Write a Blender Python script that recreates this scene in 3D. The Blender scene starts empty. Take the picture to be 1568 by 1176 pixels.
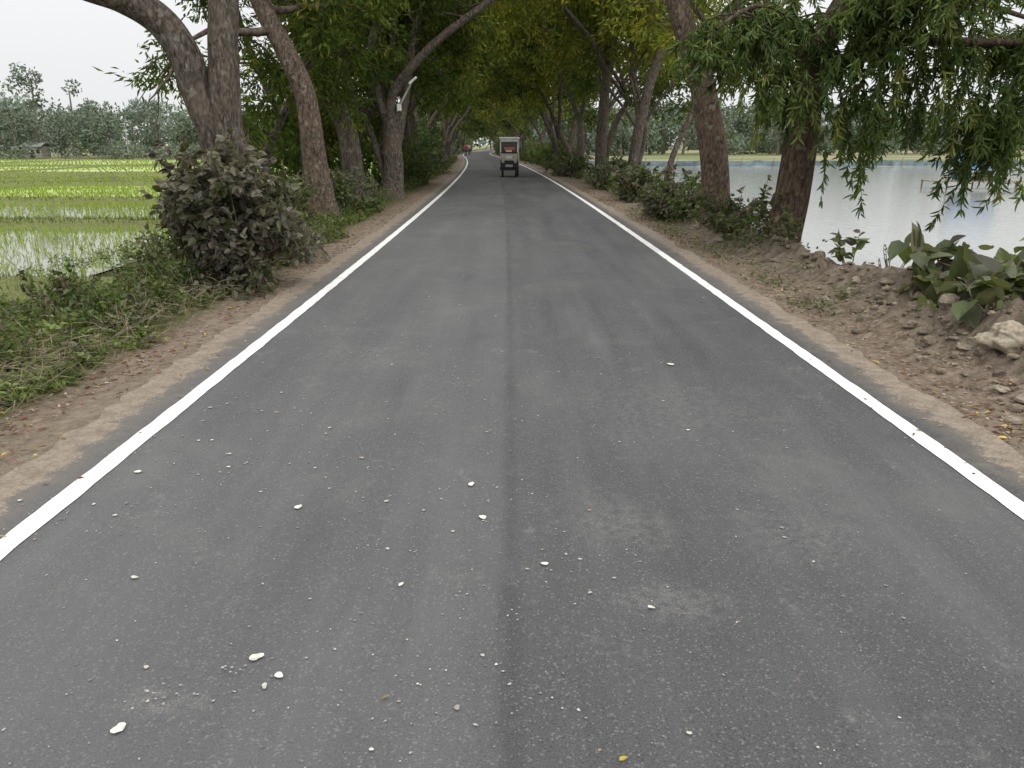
import bpy, bmesh, math, numpy as np
from mathutils import Vector
rad = math.radians
scene = bpy.context.scene
RNG = np.random.default_rng(7)

# ------------------------------------------------------------------ site layout
def S(y):
    """lateral offset of the road centre: gentle left-hand bend"""
    y = np.asarray(y, dtype=float)
    a = -0.00037*np.clip(y, 0, 110)**2
    t = np.clip(y-110, 0, 50)
    return a - 0.0814*t + 0.0814*t*t/100.0

def sm(t):
    t = np.clip(t, 0, 1)
    return t*t*(3-2*t)

_tab = np.random.default_rng(3).random((256, 256))
def vn(x, y):
    xi = np.floor(x).astype(int); yi = np.floor(y).astype(int)
    fx = sm(x-xi); fy = sm(y-yi)
    a = _tab[xi & 255, yi & 255]; b = _tab[(xi+1) & 255, yi & 255]
    c = _tab[xi & 255, (yi+1) & 255]; d = _tab[(xi+1) & 255, (yi+1) & 255]
    return (a*(1-fx)+b*fx)*(1-fy)+(c*(1-fx)+d*fx)*fy
def fbm(x, y, o=4):
    r = 0; a = .5
    for i in range(o):
        r = r + a*(vn(x+17.3*i, y+5.1*i)-.5); x = x*2.03; y = y*2.03; a *= .5
    return r

WATER_Z = -0.7
def edge(y):
    return 4.35 + 0.5*fbm(y*0.35, y*0+3.3) + 2.6*sm((9.0-y)/2.2)

def G(x, y):
    x = np.asarray(x, float); y = np.asarray(y, float)
    xr = x - S(y)
    z = np.zeros_like(xr)
    z = z - 0.9*sm((-3.3-xr)/4.2)
    e = edge(y)
    drop = sm((xr-e)/1.7)
    far = np.maximum(sm((y-88)/4), sm((x-92)/4))
    z = z - 1.7*drop*(1-far) - 0.15*sm((xr-4)/2)*far
    off = sm((np.abs(xr)-2.6)/.35)
    rough = fbm(x*1.7, y*1.7)*.09 + fbm(x*7, y*7, 3)*.03
    z = z + off*rough*np.where(np.abs(xr) < 15, 1, .3)
    # soil heap on the pond side close to the camera
    m = sm((xr-3.05)/.8)*sm((9.0-y)/1.8)*sm((y-3.4)/1.6)*sm((7.6-xr)/1.5)
    z = z + m*(.25 + .5*np.maximum(fbm(x*1.3+4, y*1.3), -.1) + .38*fbm(x*5, y*5, 3) + .16*np.abs(fbm(x*13, y*13, 3)))
    # ridge of soil running on along the bank
    z = z + .21*np.exp(-((xr-e+.38)/.32)**2)*(1+2.2*fbm(x*1.6, y*1.6)+1.5*fbm(x*7, y*7, 3))*sm((24-y)/8)
    return z - 0.012

# ------------------------------------------------------------------ node helpers
class NB:
    def __init__(s, nt): s.t = nt; s.n = nt.nodes; s.l = nt.links
    def _set(s, inp, v):
        if isinstance(v, bpy.types.NodeSocket): s.l.new(v, inp)
        elif v is not None:
            if inp.type == 'RGBA' and len(v) == 3: v = (*v, 1)
            inp.default_value = v
    def math(s, op, a, b=None, c=None, clamp=False):
        n = s.n.new('ShaderNodeMath'); n.operation = op; n.use_clamp = clamp
        s._set(n.inputs[0], a)
        if b is not None: s._set(n.inputs[1], b)
        if c is not None: s._set(n.inputs[2], c)
        return n.outputs[0]
    def mix(s, f, a, b, mode='MIX'):
        n = s.n.new('ShaderNodeMix'); n.data_type = 'RGBA'; n.blend_type = mode
        s._set(n.inputs[0], f); s._set(n.inputs[6], a); s._set(n.inputs[7], b)
        return n.outputs[2]
    def pos(s):
        return s.n.new('ShaderNodeNewGeometry').outputs['Position']
    def mapping(s, v, scale):
        n = s.n.new('ShaderNodeVectorMath'); n.operation = 'MULTIPLY'
        s.l.new(v, n.inputs[0]); n.inputs[1].default_value = scale
        return n.outputs[0]
    def noise(s, v, scale, detail=4, rough=.55, dist=0):
        n = s.n.new('ShaderNodeTexNoise'); s.l.new(v, n.inputs['Vector'])
        n.inputs['Scale'].default_value = scale; n.inputs['Detail'].default_value = detail
        n.inputs['Roughness'].default_value = rough; n.inputs['Distortion'].default_value = dist
        return n.outputs[0]
    def vor(s, v, scale, feature='F1'):
        n = s.n.new('ShaderNodeTexVoronoi'); n.feature = feature
        s.l.new(v, n.inputs['Vector']); n.inputs['Scale'].default_value = scale
        return n
    def rng(s, f, a, b, c=0., d=1., smooth=True):
        n = s.n.new('ShaderNodeMapRange')
        if smooth: n.interpolation_type = 'SMOOTHSTEP'
        s._set(n.inputs[0], f); n.inputs[1].default_value = a; n.inputs[2].default_value = b
        s._set(n.inputs[3], c); s._set(n.inputs[4], d)
        return n.outputs[0]
    def attr(s, name, out='Fac'):
        n = s.n.new('ShaderNodeAttribute'); n.attribute_name = name
        return n.outputs[out]
    def bump(s, h, strength=.5, dist=.01):
        n = s.n.new('ShaderNodeBump'); s.l.new(h, n.inputs['Height'])
        n.inputs['Strength'].default_value = strength; n.inputs['Distance'].default_value = dist
        return n.outputs[0]
def new_mat(name):
    m = bpy.data.materials.new(name); m.use_nodes = True
    nb = NB(m.node_tree)
    b = m.node_tree.nodes['Principled BSDF']
    return m, nb, b
def setp(nb, b, color=None, rough=None, normal=None, spec=None):
    if color is not None: nb._set(b.inputs['Base Color'], color)
    if rough is not None: nb._set(b.inputs['Roughness'], rough)
    if normal is not None: nb._set(b.inputs['Normal'], normal)
    if spec is not None: nb._set(b.inputs['Specular IOR Level'], spec)

def plain(name, col, rough=.6, var=.15, scale=8, metal=0):
    m, nb, b = new_mat(name)
    p = nb.pos(); n = nb.noise(p, scale, 5)
    k = nb.rng(n, .3, .7, 1-var, 1+var)
    vm = nb.n.new('ShaderNodeVectorMath'); vm.operation = 'SCALE'
    vm.inputs[0].default_value = col; nb.l.new(k, vm.inputs['Scale'])
    setp(nb, b, vm.outputs[0], rough); b.inputs['Metallic'].default_value = metal
    return m

# asphalt
M_ASPH, nb, b = new_mat('asphalt')
p = nb.pos(); xr = nb.attr('xr')
fine = nb.noise(p, 170, 3, .7)
med = nb.noise(p, 22, 4, .6)
patch = nb.noise(p, .9, 6, .66, .6)
patch2 = nb.noise(nb.mapping(p, (1, .45, 1)), .55, 4, .55, .3)
streak = nb.noise(nb.mapping(p, (3.2, .22, 1)), 1.0, 5, .6)
g1 = nb.noise(p, 2.6, 6, .72)
v = nb.vor(p, 150)
sep = nb.n.new('ShaderNodeSeparateColor'); nb.l.new(v.outputs['Color'], sep.inputs[0])
base = nb.mix(nb.rng(fine, .3, .7), (.040, .041, .044), (.092, .093, .097))
base = nb.mix(nb.math('MULTIPLY', nb.rng(sep.outputs[0], .90, .95), .5), base, (.21, .205, .195))
base = nb.mix(nb.math('MULTIPLY', nb.rng(sep.outputs[1], .86, .9), .45), base, (.026, .026, .028))
base = nb.mix(nb.rng(patch2, .36, .66, 0, .45), base, nb.mix(.5, base, (.14, .14, .14)))
base = nb.mix(nb.rng(patch, .50, .76, 0, .42), base, (.155, .153, .147))
base = nb.mix(nb.rng(patch, .28, .44, .35, 0), base, (.036, .037, .040))
base = nb.mix(nb.rng(streak, .45, .75, 0, .28), base, (.155, .155, .155))
base = nb.mix(nb.rng(streak, .3, .46, .4, 0), base, (.036, .037, .04))
wob = nb.math('ADD', xr, nb.math('MULTIPLY_ADD', g1, .10, -.05))
base = nb.mix(nb.rng(wob, -.08, .01, .15, 0.), base, (.2, .2, .2))
seam = nb.math('ABSOLUTE', wob)
base = nb.mix(nb.math('MULTIPLY', nb.rng(seam, .0, .06, .26, 0), nb.rng(patch, .38, .55)), base, (.03, .03, .03))
blot = nb.math('MULTIPLY', nb.rng(g1, .55, .72), nb.rng(med, .42, .62))
base = nb.mix(nb.math('MULTIPLY', blot, .5), base, (.195, .191, .18))
# rubbed, dusty areas with ragged, broken outlines
brk = nb.math('MULTIPLY', nb.rng(fine, .38, .62), nb.rng(med, .36, .6))
def worn(cx, cy, rx, ry, amt):
    global base
    q = nb.n.new('ShaderNodeVectorMath'); q.operation = 'SUBTRACT'; nb.l.new(p, q.inputs[0]); q.inputs[1].default_value = (cx, cy, 0)
    q2 = nb.mapping(q.outputs[0], (1/rx, 1/ry, 0)); ln = nb.n.new('ShaderNodeVectorMath'); ln.operation = 'LENGTH'; nb.l.new(q2, ln.inputs[0])
    f = nb.math('ADD', ln.outputs['Value'], nb.math('MULTIPLY_ADD', g1, 3.4, -1.7))
    base = nb.mix(nb.math('MULTIPLY', nb.rng(f, .1, 1.5, amt, 0), brk), base, (.21, .205, .195))
worn(.62, 2.45, .2, .12, .6); worn(1.25, 2.95, .3, .25, .5); worn(.45, 3.1, .2, .3, .5); worn(1.0, 4.6, .7, .7, .35)
worn(-1.05, 1.92, .12, .07, .8); worn(-1.2, 5.9, .5, .4, .4)
g2 = nb.noise(p, 9, 6, .68); g3 = nb.noise(p, 60, 3, .7)
axr = nb.math('MAXIMUM', nb.math('SUBTRACT', nb.math('MULTIPLY', xr, -1), 2.34), nb.math('SUBTRACT', xr, 2.58))
edn = nb.math('ADD', axr, nb.math('MULTIPLY_ADD', g1, .34, -.17))
base = nb.mix(nb.math('MULTIPLY', nb.rng(nb.math('ADD', edn, nb.math('MULTIPLY_ADD', g2, .5, -.25)), -.28, .05), .6), base, (.155, .132, .105))
edf = nb.math('ADD', edn, nb.math('ADD', nb.math('MULTIPLY_ADD', g2, .26, -.13), nb.math('MULTIPLY_ADD', g3, .2, -.1)))
SANDA, SANDB = (.165, .130, .098), (.275, .228, .178)
sand = nb.mix(nb.rng(nb.math('MULTIPLY_ADD', g3, .5, nb.math('MULTIPLY', g2, .5)), .38, .62), SANDA, SANDB)
base = nb.mix(nb.rng(edf, -.03, .04), base, sand)
h = nb.math('ADD', nb.math('MULTIPLY', fine, .6), nb.math('MULTIPLY', v.outputs['Distance'], .8))
setp(nb, b, base, nb.rng(patch, .3, .7, .68, .85), nb.bump(h, .7, .005), .35)

# road paint
M_PAINT, nb, b = new_mat('road_paint')
p = nb.pos()
wear = nb.rng(nb.noise(p, 38, 5, .75), .58, .68)
dirt = nb.noise(p, 6, 5, .6)
c = nb.mix(nb.rng(dirt, .4, .75, 0, .4), (.78, .78, .77), (.48, .46, .42))
c = nb.mix(nb.math('MULTIPLY', wear, .75), c, (.2, .19, .18))
setp(nb, b, c, .6, nb.bump(nb.noise(p, 120, 2), .4, .003))

# ground
M_GROUND, nb, b = new_mat('ground_soil')
p = nb.pos(); xr = nb.attr('xr')
n1 = nb.noise(p, 1.3, 6, .6); n2 = nb.noise(p, 9, 6, .68); n3 = nb.noise(p, 60, 4, .7)
dirt = nb.mix(nb.rng(n2, .32, .68), (.120, .090, .066), (.255, .203, .155))
dirt = nb.mix(nb.rng(n1, .35, .7, 0, .6), dirt, (.17, .130, .10))
dirt = nb.mix(nb.rng(n3, .5, .75, 0, .4), dirt, (.32, .27, .21))
v = nb.vor(p, 30); sep = nb.n.new('ShaderNodeSeparateColor'); nb.l.new(v.outputs['Color'], sep.inputs[0])
dirt = nb.mix(nb.math('MULTIPLY', nb.rng(sep.outputs[0], .74, .82), .6), dirt, (.10, .06, .037))
dirt = nb.mix(nb.math('MULTIPLY', nb.rng(sep.outputs[1], .86, .9), .5), dirt, (.33, .28, .21))
pale = nb.rng(nb.math('ADD', nb.math('ABSOLUTE', xr), nb.math('MULTIPLY_ADD', n2, .6, -.3)), 2.72, 3.02, .75, 0)
dirt = nb.mix(pale, dirt, nb.mix(nb.rng(nb.math('MULTIPLY_ADD', n3, .5, nb.math('MULTIPLY', n2, .5)), .38, .62), SANDA, SANDB))
grey = nb.mix(nb.rng(n2, .35, .65), (.100, .080, .060), (.215, .178, .135))
grey = nb.mix(nb.rng(n3, .5, .7, 0, .4), grey, (.26, .22, .172))
rb = nb.rng(nb.math('MULTIPLY_ADD', n1, 1.2, xr), 3.7, 4.2)
col = nb.mix(rb, dirt, grey)
gl = nb.rng(nb.math('MULTIPLY_ADD', n2, 1.1, nb.math('MULTIPLY', xr, -1)), 3.5, 3.95)
green = nb.mix(nb.rng(n2, .35, .65), (.04, .052, .018), (.10, .11, .042))
col = nb.mix(gl, col, green)
farm = nb.rng(nb.math('ABSOLUTE', xr), 9, 16)
fg = nb.mix(nb.rng(nb.noise(p, .06, 5), .4, .6), (.15, .18, .07), (.27, .24, .15))
col = nb.mix(farm, col, fg)
hh = nb.math('ADD', nb.math('MULTIPLY', n2, 1.0), nb.math('MULTIPLY', n3, .5))
setp(nb, b, col, .95, nb.bump(hh, 1., .035), .15)

# water
M_WATER, nb, b = new_mat('pond_water')
p = nb.pos()
w1 = nb.noise(nb.mapping(p, (1, 1.8, 1)), 2.6, 4, .6)
setp(nb, b, (.27, .28, .265), .10, nb.bump(w1, .2, .05), 1.0)
b.inputs['IOR'].default_value = 1.38
M_PADW, nb, b = new_mat('paddy_water')
p = nb.pos()
n = nb.noise(p, .5, 5)
setp(nb, b, nb.mix(nb.rng(n, .4, .6), (.17, .17, .12), (.2, .24, .10)), .08, nb.bump(nb.noise(p, 3, 3), .12, .02), 1.)
M_PADG, nb, b = new_mat('paddy_green')
p = nb.pos()
n = nb.noise(nb.mapping(p, (.25, 1.3, 1)), .35, 6, .65)
c = nb.mix(nb.rng(n, .35, .65), (.19, .27, .055), (.35, .42, .10))
c = nb.mix(nb.rng(nb.noise(nb.mapping(p, (.3, 2.0, 1)), .5, 5, .7), .53, .63, 0, .65), c, (.46, .48, .38))
setp(nb, b, c, .8)

def bark_mat(name, a_, b_, c_):
    m, nb, b = new_mat(name)
    p = nb.pos()
    f = nb.noise(nb.mapping(p, (1, 1, .3)), 22, 6, .68, .8)
    g = nb.noise(p, 2.2, 4, .6)
    v = nb.vor(nb.mapping(p, (1, 1, .35)), 26)
    c = nb.mix(nb.rng(f, .34, .66), a_, b_)
    c = nb.mix(nb.rng(g, .45, .7, 0, .6), c, c_)
    lich = nb.math('MULTIPLY', nb.rng(nb.noise(p, 5.5, 5, .6), .60, .66), .55)
    c = nb.mix(lich, c, (.28, .28, .24))
    c = nb.mix(1., c, nb.attr('Col', 'Color'), 'MULTIPLY')
    hgt = nb.math('ADD', f, nb.math('MULTIPLY', v.outputs['Distance'], .9))
    setp(nb, b, c, .92, nb.bump(hgt, 1., .035), .1)
    return m
M_BARK = bark_mat('bark', (.048, .039, .032), (.19, .16, .135), (.15, .115, .09))
M_TWIG = bpy.data.materials.new('twig_bark'); M_TWIG.use_nodes = True
nb = NB(M_TWIG.node_tree); b = M_TWIG.node_tree.nodes['Principled BSDF']
setp(nb, b, nb.mix(1., nb.mix(nb.rng(nb.noise(nb.pos(), 9, 2), .4, .6), (.07, .056, .044), (.15, .125, .10)), nb.attr('Col', 'Color'), 'MULTIPLY'), .9, None, .1)

def leaf_mat(name, trans=.3, rough=.5):
    m, nb, b = new_mat(name)
    col = nb.attr('Col', 'Color')
    setp(nb, b, col, rough, None, .3)
    t = nb.n.new('ShaderNodeBsdfTranslucent')
    nb.l.new(nb.mix(1., col, (1.25, 1.3, .65), 'MULTIPLY'), t.inputs[0])
    mx = nb.n.new('ShaderNodeMixShader'); mx.inputs[0].default_value = trans
    nb.l.new(b.outputs[0], mx.inputs[1]); nb.l.new(t.outputs[0], mx.inputs[2])
    nb.l.new(mx.outputs[0], [n for n in nb.n if n.type == 'OUTPUT_MATERIAL'][0].inputs[0])
    return m
M_LEAF = leaf_mat('leaf', .34)
M_DRY = leaf_mat('leaf_dry', .05, .8)
def canopy_mat(name, trans):
    m = bpy.data.materials.new(name); m.use_nodes = True; nb = NB(m.node_tree)
    m.node_tree.nodes.remove(m.node_tree.nodes['Principled BSDF'])
    col = nb.attr('Col', 'Color'); d = nb.n.new('ShaderNodeBsdfDiffuse'); nb.l.new(col, d.inputs[0])
    t = nb.n.new('ShaderNodeBsdfTranslucent'); nb.l.new(nb.mix(1., col, (1.3, 1.3, .65), 'MULTIPLY'), t.inputs[0])
    mx = nb.n.new('ShaderNodeMixShader'); mx.inputs[0].default_value = trans
    nb.l.new(d.outputs[0], mx.inputs[1]); nb.l.new(t.outputs[0], mx.inputs[2])
    nb.l.new(mx.outputs[0], [n for n in nb.n if n.type == 'OUTPUT_MATERIAL'][0].inputs[0])
    return m
M_CANOPY = canopy_mat('canopy_leaf', .43)
M_FARLEAF = canopy_mat('far_leaf', .1)
M_TINT = bpy.data.materials.new('mineral_tint'); M_TINT.use_nodes = True
nb = NB(M_TINT.node_tree); b = M_TINT.node_tree.nodes['Principled BSDF']
p = nb.pos(); k = nb.rng(nb.noise(p, 30, 4), .3, .7, .7, 1.25)
vm = nb.n.new('ShaderNodeVectorMath'); vm.operation = 'SCALE'
nb.l.new(nb.attr('Col', 'Color'), vm.inputs[0]); nb.l.new(k, vm.inputs['Scale'])
setp(nb, b, vm.outputs[0], .88, nb.bump(nb.noise(p, 60, 4), .6, .012), .2)

# ------------------------------------------------------------------ mesh builder (all quads)
def norm(a): return a/np.maximum(np.linalg.norm(a, axis=-1, keepdims=True), 1e-9)
class MB:
    def __init__(s): s.v = []; s.f = []; s.m = []; s.c = []; s.sm = []; s.nv = 0
    def add(s, V, F, mat=0, col=(1, 1, 1), smooth=False):
        V = np.asarray(V, float).reshape(-1, 3); F = np.asarray(F, int).reshape(-1, 4)
        col = np.asarray(col, float)
        if col.ndim == 1: col = np.tile(col, (len(V), 1))
        s.v.append(V); s.f.append(F+s.nv); s.m.append(np.full(len(F), mat)); s.c.append(col)
        s.sm.append(np.full(len(F), smooth)); s.nv += len(V)
    def build(s, name, mats, extra=None):
        V = np.concatenate(s.v); F = np.concatenate(s.f); C = np.concatenate(s.c)
        me = bpy.data.meshes.new(name)
        me.vertices.add(len(V)); me.vertices.foreach_set('co', V.astype(np.float32).ravel())
        me.loops.add(F.size); me.loops.foreach_set('vertex_index', F.astype(np.int32).ravel())
        me.polygons.add(len(F)); me.polygons.foreach_set('loop_start', np.arange(0, F.size, 4, dtype=np.int32))
        for m in mats: me.materials.append(m)
        me.polygons.foreach_set('material_index', np.concatenate(s.m).astype(np.int32))
        me.polygons.foreach_set('use_smooth', np.concatenate(s.sm))
        a = me.attributes.new('Col', 'FLOAT_COLOR', 'POINT')
        a.data.foreach_set('color', np.hstack([C, np.ones((len(C), 1))]).astype(np.float32).ravel())
        if extra:
            for k, fn in extra.items():
                at = me.attributes.new(k, 'FLOAT', 'POINT'); at.data.foreach_set('value', fn(V).astype(np.float32))
        me.update(calc_edges=True)
        ob = bpy.data.objects.new(name, me); scene.collection.objects.link(ob)
        return ob

RH = (np.array([[0, 0, 0], [.45, .5, .05], [1, 0, -.06], [.45, -.5, .05]]), np.array([[0, 1, 2, 3]]))
HX = (np.array([[0, 0, 0], [.28, .5, .09], [.68, .36, .05], [1, 0, -.08], [.68, -.36, .05], [.28, -.5, .09]]),
      np.array([[0, 1, 2, 3], [0, 3, 4, 5]]))
BR = (np.array([[0, 0, 0], [-.06, .24, .05], [.16, .50, .10], [.5, .42, .08], [.8, .2, .0], [1, 0, -.12],
                [.8, -.2, .0], [.5, -.42, .08], [.16, -.50, .10], [-.06, -.24, .05], [.5, 0, .0]]),
      np.array([[0, 1, 2, 3], [0, 3, 4, 10], [10, 4, 5, 6], [0, 10, 6, 7], [0, 7, 8, 9]]))
def leaves(mb, P, D, L, W, col, mat=1, tm=RH, up=0., rng=RNG):
    N = len(P)
    if N == 0: return
    D = norm(D); R = up*np.array([0, 0, 1.]) + (1-up)*rng.normal(size=(N, 3)) + 1e-4
    side = norm(np.cross(D, R)); nor = np.cross(side, D)
    L = np.broadcast_to(L, (N,))[:, None, None]; W = np.broadcast_to(W, (N,))[:, None, None]
    T, F = tm; k = len(T)
    V = P[:, None, :] + D[:, None, :]*T[None, :, 0:1]*L + side[:, None, :]*T[None, :, 1:2]*W + nor[:, None, :]*T[None, :, 2:3]*L
    FF = (np.arange(N)*k)[:, None, None] + F[None]
    mb.add(V.reshape(-1, 3), FF.reshape(-1, 4), mat, np.repeat(col, k, axis=0))

def tints(n, cols, w, var=.25, rng=RNG):
    cols = np.array(cols, float); w = np.array(w, float)/sum(w)
    c = cols[rng.choice(len(cols), n, p=w)]
    return c*(1+var*rng.uniform(-1, 1, (n, 1)))

def spline(pts, step):
    pts = np.array(pts, float)
    if len(pts) < 3:
        n = max(2, int(np.linalg.norm(pts[-1]-pts[0])/step)+1)
        return pts[0]+(pts[-1]-pts[0])*np.linspace(0, 1, n)[:, None]
    P = np.vstack([2*pts[0]-pts[1], pts, 2*pts[-1]-pts[-2]])
    out = []
    for i in range(1, len(P)-2):
        n = max(1, int(np.linalg.norm(P[i+1]-P[i])/step))
        t = np.linspace(0, 1, n, endpoint=False)[:, None]
        out.append(.5*((2*P[i])+(-P[i-1]+P[i+1])*t+(2*P[i-1]-5*P[i]+4*P[i+1]-P[i+2])*t**2+(-P[i-1]+3*P[i]-3*P[i+1]+P[i+2])*t**3))
    out.append(pts[-1:]); return np.vstack(out)

def tube(mb, path, rads, sides=8, mat=0, col=(1, 1, 1), lump=0., rng=RNG):
    path = np.asarray(path); n = len(path)
    T = norm(np.gradient(path, axis=0))
    ref = np.array([.31, .9, .12]); ref = ref/np.linalg.norm(ref)
    if abs((T.mean(0)/np.linalg.norm(T.mean(0))) @ ref) > .9: ref = np.array([1., 0, .1])
    A = norm(np.cross(T, ref)); B = np.cross(T, A)
    th = np.linspace(0, 2*np.pi, sides, endpoint=False)
    R = np.broadcast_to(rads, (n,))[:, None]*np.ones((1, sides))
    if lump:
        ss = np.cumsum(np.r_[0, np.linalg.norm(np.diff(path, axis=0), axis=1)])[:, None]
        ph = rng.uniform(0, 6.28, 6)
        R = R*(1+lump*(.5*np.sin(2*th+ph[0]+ss*1.1)+.4*np.sin(3*th+ph[1]-ss*.9)+.35*np.sin(5*th+ph[2]+ss*1.7)*np.cos(ss*2.3+ph[4])+.3*np.sin(th+ph[3]+ss*4.1)))
    V = path[:, None]+A[:, None]*np.cos(th)[None, :, None]*R[..., None]+B[:, None]*np.sin(th)[None, :, None]*R[..., None]
    i = np.arange(n-1)[:, None]*sides; j = np.arange(sides)[None]; j2 = (j+1) % sides
    F = np.stack([i+j, i+j2, i+sides+j2, i+sides+j], -1)
    mb.add(V.reshape(-1, 3), F.reshape(-1, 4), mat, col, True)

def walk(p, d, length, n, wander, lift, rng):
    pts = [np.array(p, float)]; d = np.array(d, float); d /= np.linalg.norm(d); st = length/n
    for i in range(n):
        d = d+rng.normal(size=3)*wander; d[2] += lift; d /= np.linalg.norm(d)
        pts.append(pts[-1]+d*st)
    return np.array(pts)

GREENS = [(.060, .092, .024), (.092, .132, .030), (.135, .172, .040), (.24, .24, .045), (.034, .053, .018)]
GW = [3, 3, 2, .4, 1.3]
YEL = [(.135, .165, .034), (.21, .235, .042), (.31, .30, .050), (.41, .345, .055), (.068, .093, .024)]
YW = [3, 3, 1.6, .5, 1.3]
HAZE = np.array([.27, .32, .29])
def hz(c, d, k=700.):  # air haze painted into the leaf colours, stronger with distance
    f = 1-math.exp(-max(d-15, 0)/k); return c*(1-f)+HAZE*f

def leaf_clusters(mb, C, K, Ls, Ws, sig, droop, cols, w, dist, rng, mat=1, ntw=5, tm=RH):
    C = np.asarray(C); n = len(C)
    if n == 0: return
    T = norm(rng.normal(size=(n, ntw, 3))*np.array([1, 1, .7])+np.array([0, 0, -droop]))
    ti = rng.integers(0, ntw, (n, K)); tw = T[np.arange(n)[:, None], ti]
    s = rng.uniform(.05, 1, (n, K, 1))
    P = C[:, None]+tw*s*sig+rng.normal(size=(n, K, 3))*sig*.14
    D = tw+rng.normal(size=(n, K, 3))*.55+np.array([0, 0, -droop*.8])
    N = n*K
    cl = tints(n, cols, w, .28, rng); cc = np.repeat(cl, K, 0)*.6+tints(N, cols, w, .2, rng)*.4
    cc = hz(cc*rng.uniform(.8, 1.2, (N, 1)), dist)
    leaves(mb, P.reshape(-1, 3), D.reshape(-1, 3), Ls*rng.uniform(.7, 1.25, N), Ws*rng.uniform(.7, 1.2, N), cc, mat, tm, 0, rng)

def branch_out(mb, path, r_at, nb_, blen, spec, rng, tmin=.3, bias=None, sides=6, dist=10, zmin=0):
    cl = []
    n = len(path)
    for k in range(nb_):
        t = tmin+(1-tmin)*(k+rng.uniform(0, 1))/nb_; i = min(n-1, int(t*(n-1)))
        az = rng.uniform(0, 6.28); el = rng.uniform(.05, .9)
        d = np.array([math.cos(az)*math.cos(el), math.sin(az)*math.cos(el), math.sin(el)])
        if bias is not None: d = d+np.array(bias)*rng.uniform(0, 1)
        L = blen*rng.uniform(.6, 1.2)
        bp = walk(path[i], d, L, 8, .13, spec.get('lift', -.02), rng)
        r0 = max(.02, r_at(t)*.45)
        tube(mb, bp, np.linspace(r0, .012, len(bp)), sides, 2, (.9, .88, .85), 0, rng)
        for q in range(spec.get('sub', 5)):
            tt = rng.uniform(.25, 1); j = int(tt*(len(bp)-1))
            dd = norm(bp[min(j+1, len(bp)-1)]-bp[max(j-1, 0)])+rng.normal(size=3)*.7
            sp = walk(bp[j], dd, L*.45*rng.uniform(.6, 1.2), 5, .16, spec.get('slift', -.08), rng)
            tube(mb, sp, np.linspace(r0*.35, .006, len(sp)), 4, 2, (.85, .85, .8), 0, rng)
            cl += [sp[2], sp[3], sp[4], sp[5]]
        cl += [bp[-1], bp[-2], bp[-3]]
    cl = np.array(cl); cl = cl[cl[:, 2] > zmin]
    if spec['K'] > 0 and len(cl):
        # the high crown carries fewer, larger sprays
        hi = cl[:, 2] > 3.0+.17*cl[:, 1]
        a = cl[~hi]; b2 = cl[hi]; b2 = b2[rng.random(len(b2)) < .35]
        leaf_clusters(mb, a, spec['K'], spec['L'], spec['W'], spec['sig'], spec['droop'], spec['cols'], spec['w'], dist, rng)
        leaf_clusters(mb, b2, spec['K'], spec['L']*1.6, spec['W']*1.7, spec['sig']*1.3, spec['droop'], spec['cols'], spec['w'], dist, rng)

def stem(mb, pts, r0, r1, base=False, step=.12, sides=14, top=None, rng=RNG, tint=(1, 1, 1)):
    pts = [np.array(q, float) for q in pts]
    if top is not None:
        d = norm(pts[-1]-pts[-2])
        while pts[-1][2] < top:
            d = norm(d+rng.normal(size=3)*.10+np.array([0, 0, .22]))
            pts.append(pts[-1]+d*.9)
    path = spline(pts, step); n = len(path)
    s = np.linspace(0, 1, n); R = r0+(r1-r0)*s
    if base:
        h = path[:, 2]-path[0, 2]; R = R*(1+.35*np.exp(-h/.25))
    tube(mb, path, R, sides, 0, tint, .10, rng)
    return path, (lambda t: r0+(r1-r0)*t)

# ------------------------------------------------------------------ ground sheet
def axis(*segs):
    out = []
    for a, b_, st in segs: out.append(np.arange(a, b_, st))
    return np.unique(np.round(np.concatenate(out), 4))
xs = axis((-1500, -160, 90), (-160, -30, 8), (-30, -10, 1.2), (-10, -2.2, .11), (-2.2, 2.4, .7), (2.4, 8, .06), (8, 30, 1.2), (30, 160, 6), (160, 1600, 90))
ys = axis((-400, -20, 60), (-20, 0, 2), (0, 14, .07), (14, 34, .25), (34, 110, 1.2), (110, 300, 6), (300, 2600, 100))
X, Y = np.meshgrid(xs, ys)
Xb = X+S(Y)*np.exp(-(X/60)**2)
Z = G(Xb, Y)
nx, ny = len(xs), len(ys)
I = np.arange(ny-1)[:, None]*nx+np.arange(nx-1)[None]
F = np.stack([I, I+1, I+nx+1, I+nx], -1).reshape(-1, 4)
mb = MB(); mb.add(np.stack([Xb, Y, Z], -1).reshape(-1, 3), F, 0, (1, 1, 1), True)
mb.build('ground', [M_GROUND], {'xr': lambda V: V[:, 0]-S(V[:, 1])})

def strip(name, mat, fl, fr, z, y0=-6, y1=255, ncross=2):
    yy = axis((y0, 30, .06), (30, 110, .4), (110, y1, 2))
    l = fl(yy)+S(yy); r = fr(yy)+S(yy)
    t = np.linspace(0, 1, ncross)[None]
    XX = l[:, None]*(1-t)+r[:, None]*t; YY = np.repeat(yy[:, None], ncross, 1)
    V = np.stack([XX, YY, np.full_like(XX, z)], -1)
    I = np.arange(len(yy)-1)[:, None]*ncross+np.arange(ncross-1)[None]
    F = np.stack([I, I+1, I+ncross+1, I+ncross], -1)
    m = MB(); m.add(V.reshape(-1, 3), F.reshape(-1, 4)); return m.build(name, [mat], {'xr': lambda V: V[:, 0]-S(V[:, 1])})
strip('road', M_ASPH, lambda y: -2.56+.16*fbm(y*1.3, y*0+1)+.12*fbm(y*7, y*0), lambda y: 2.80+.2*fbm(y*1.2, y*0+9)+.12*fbm(y*6, y*0+2), .006, ncross=3)
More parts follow.
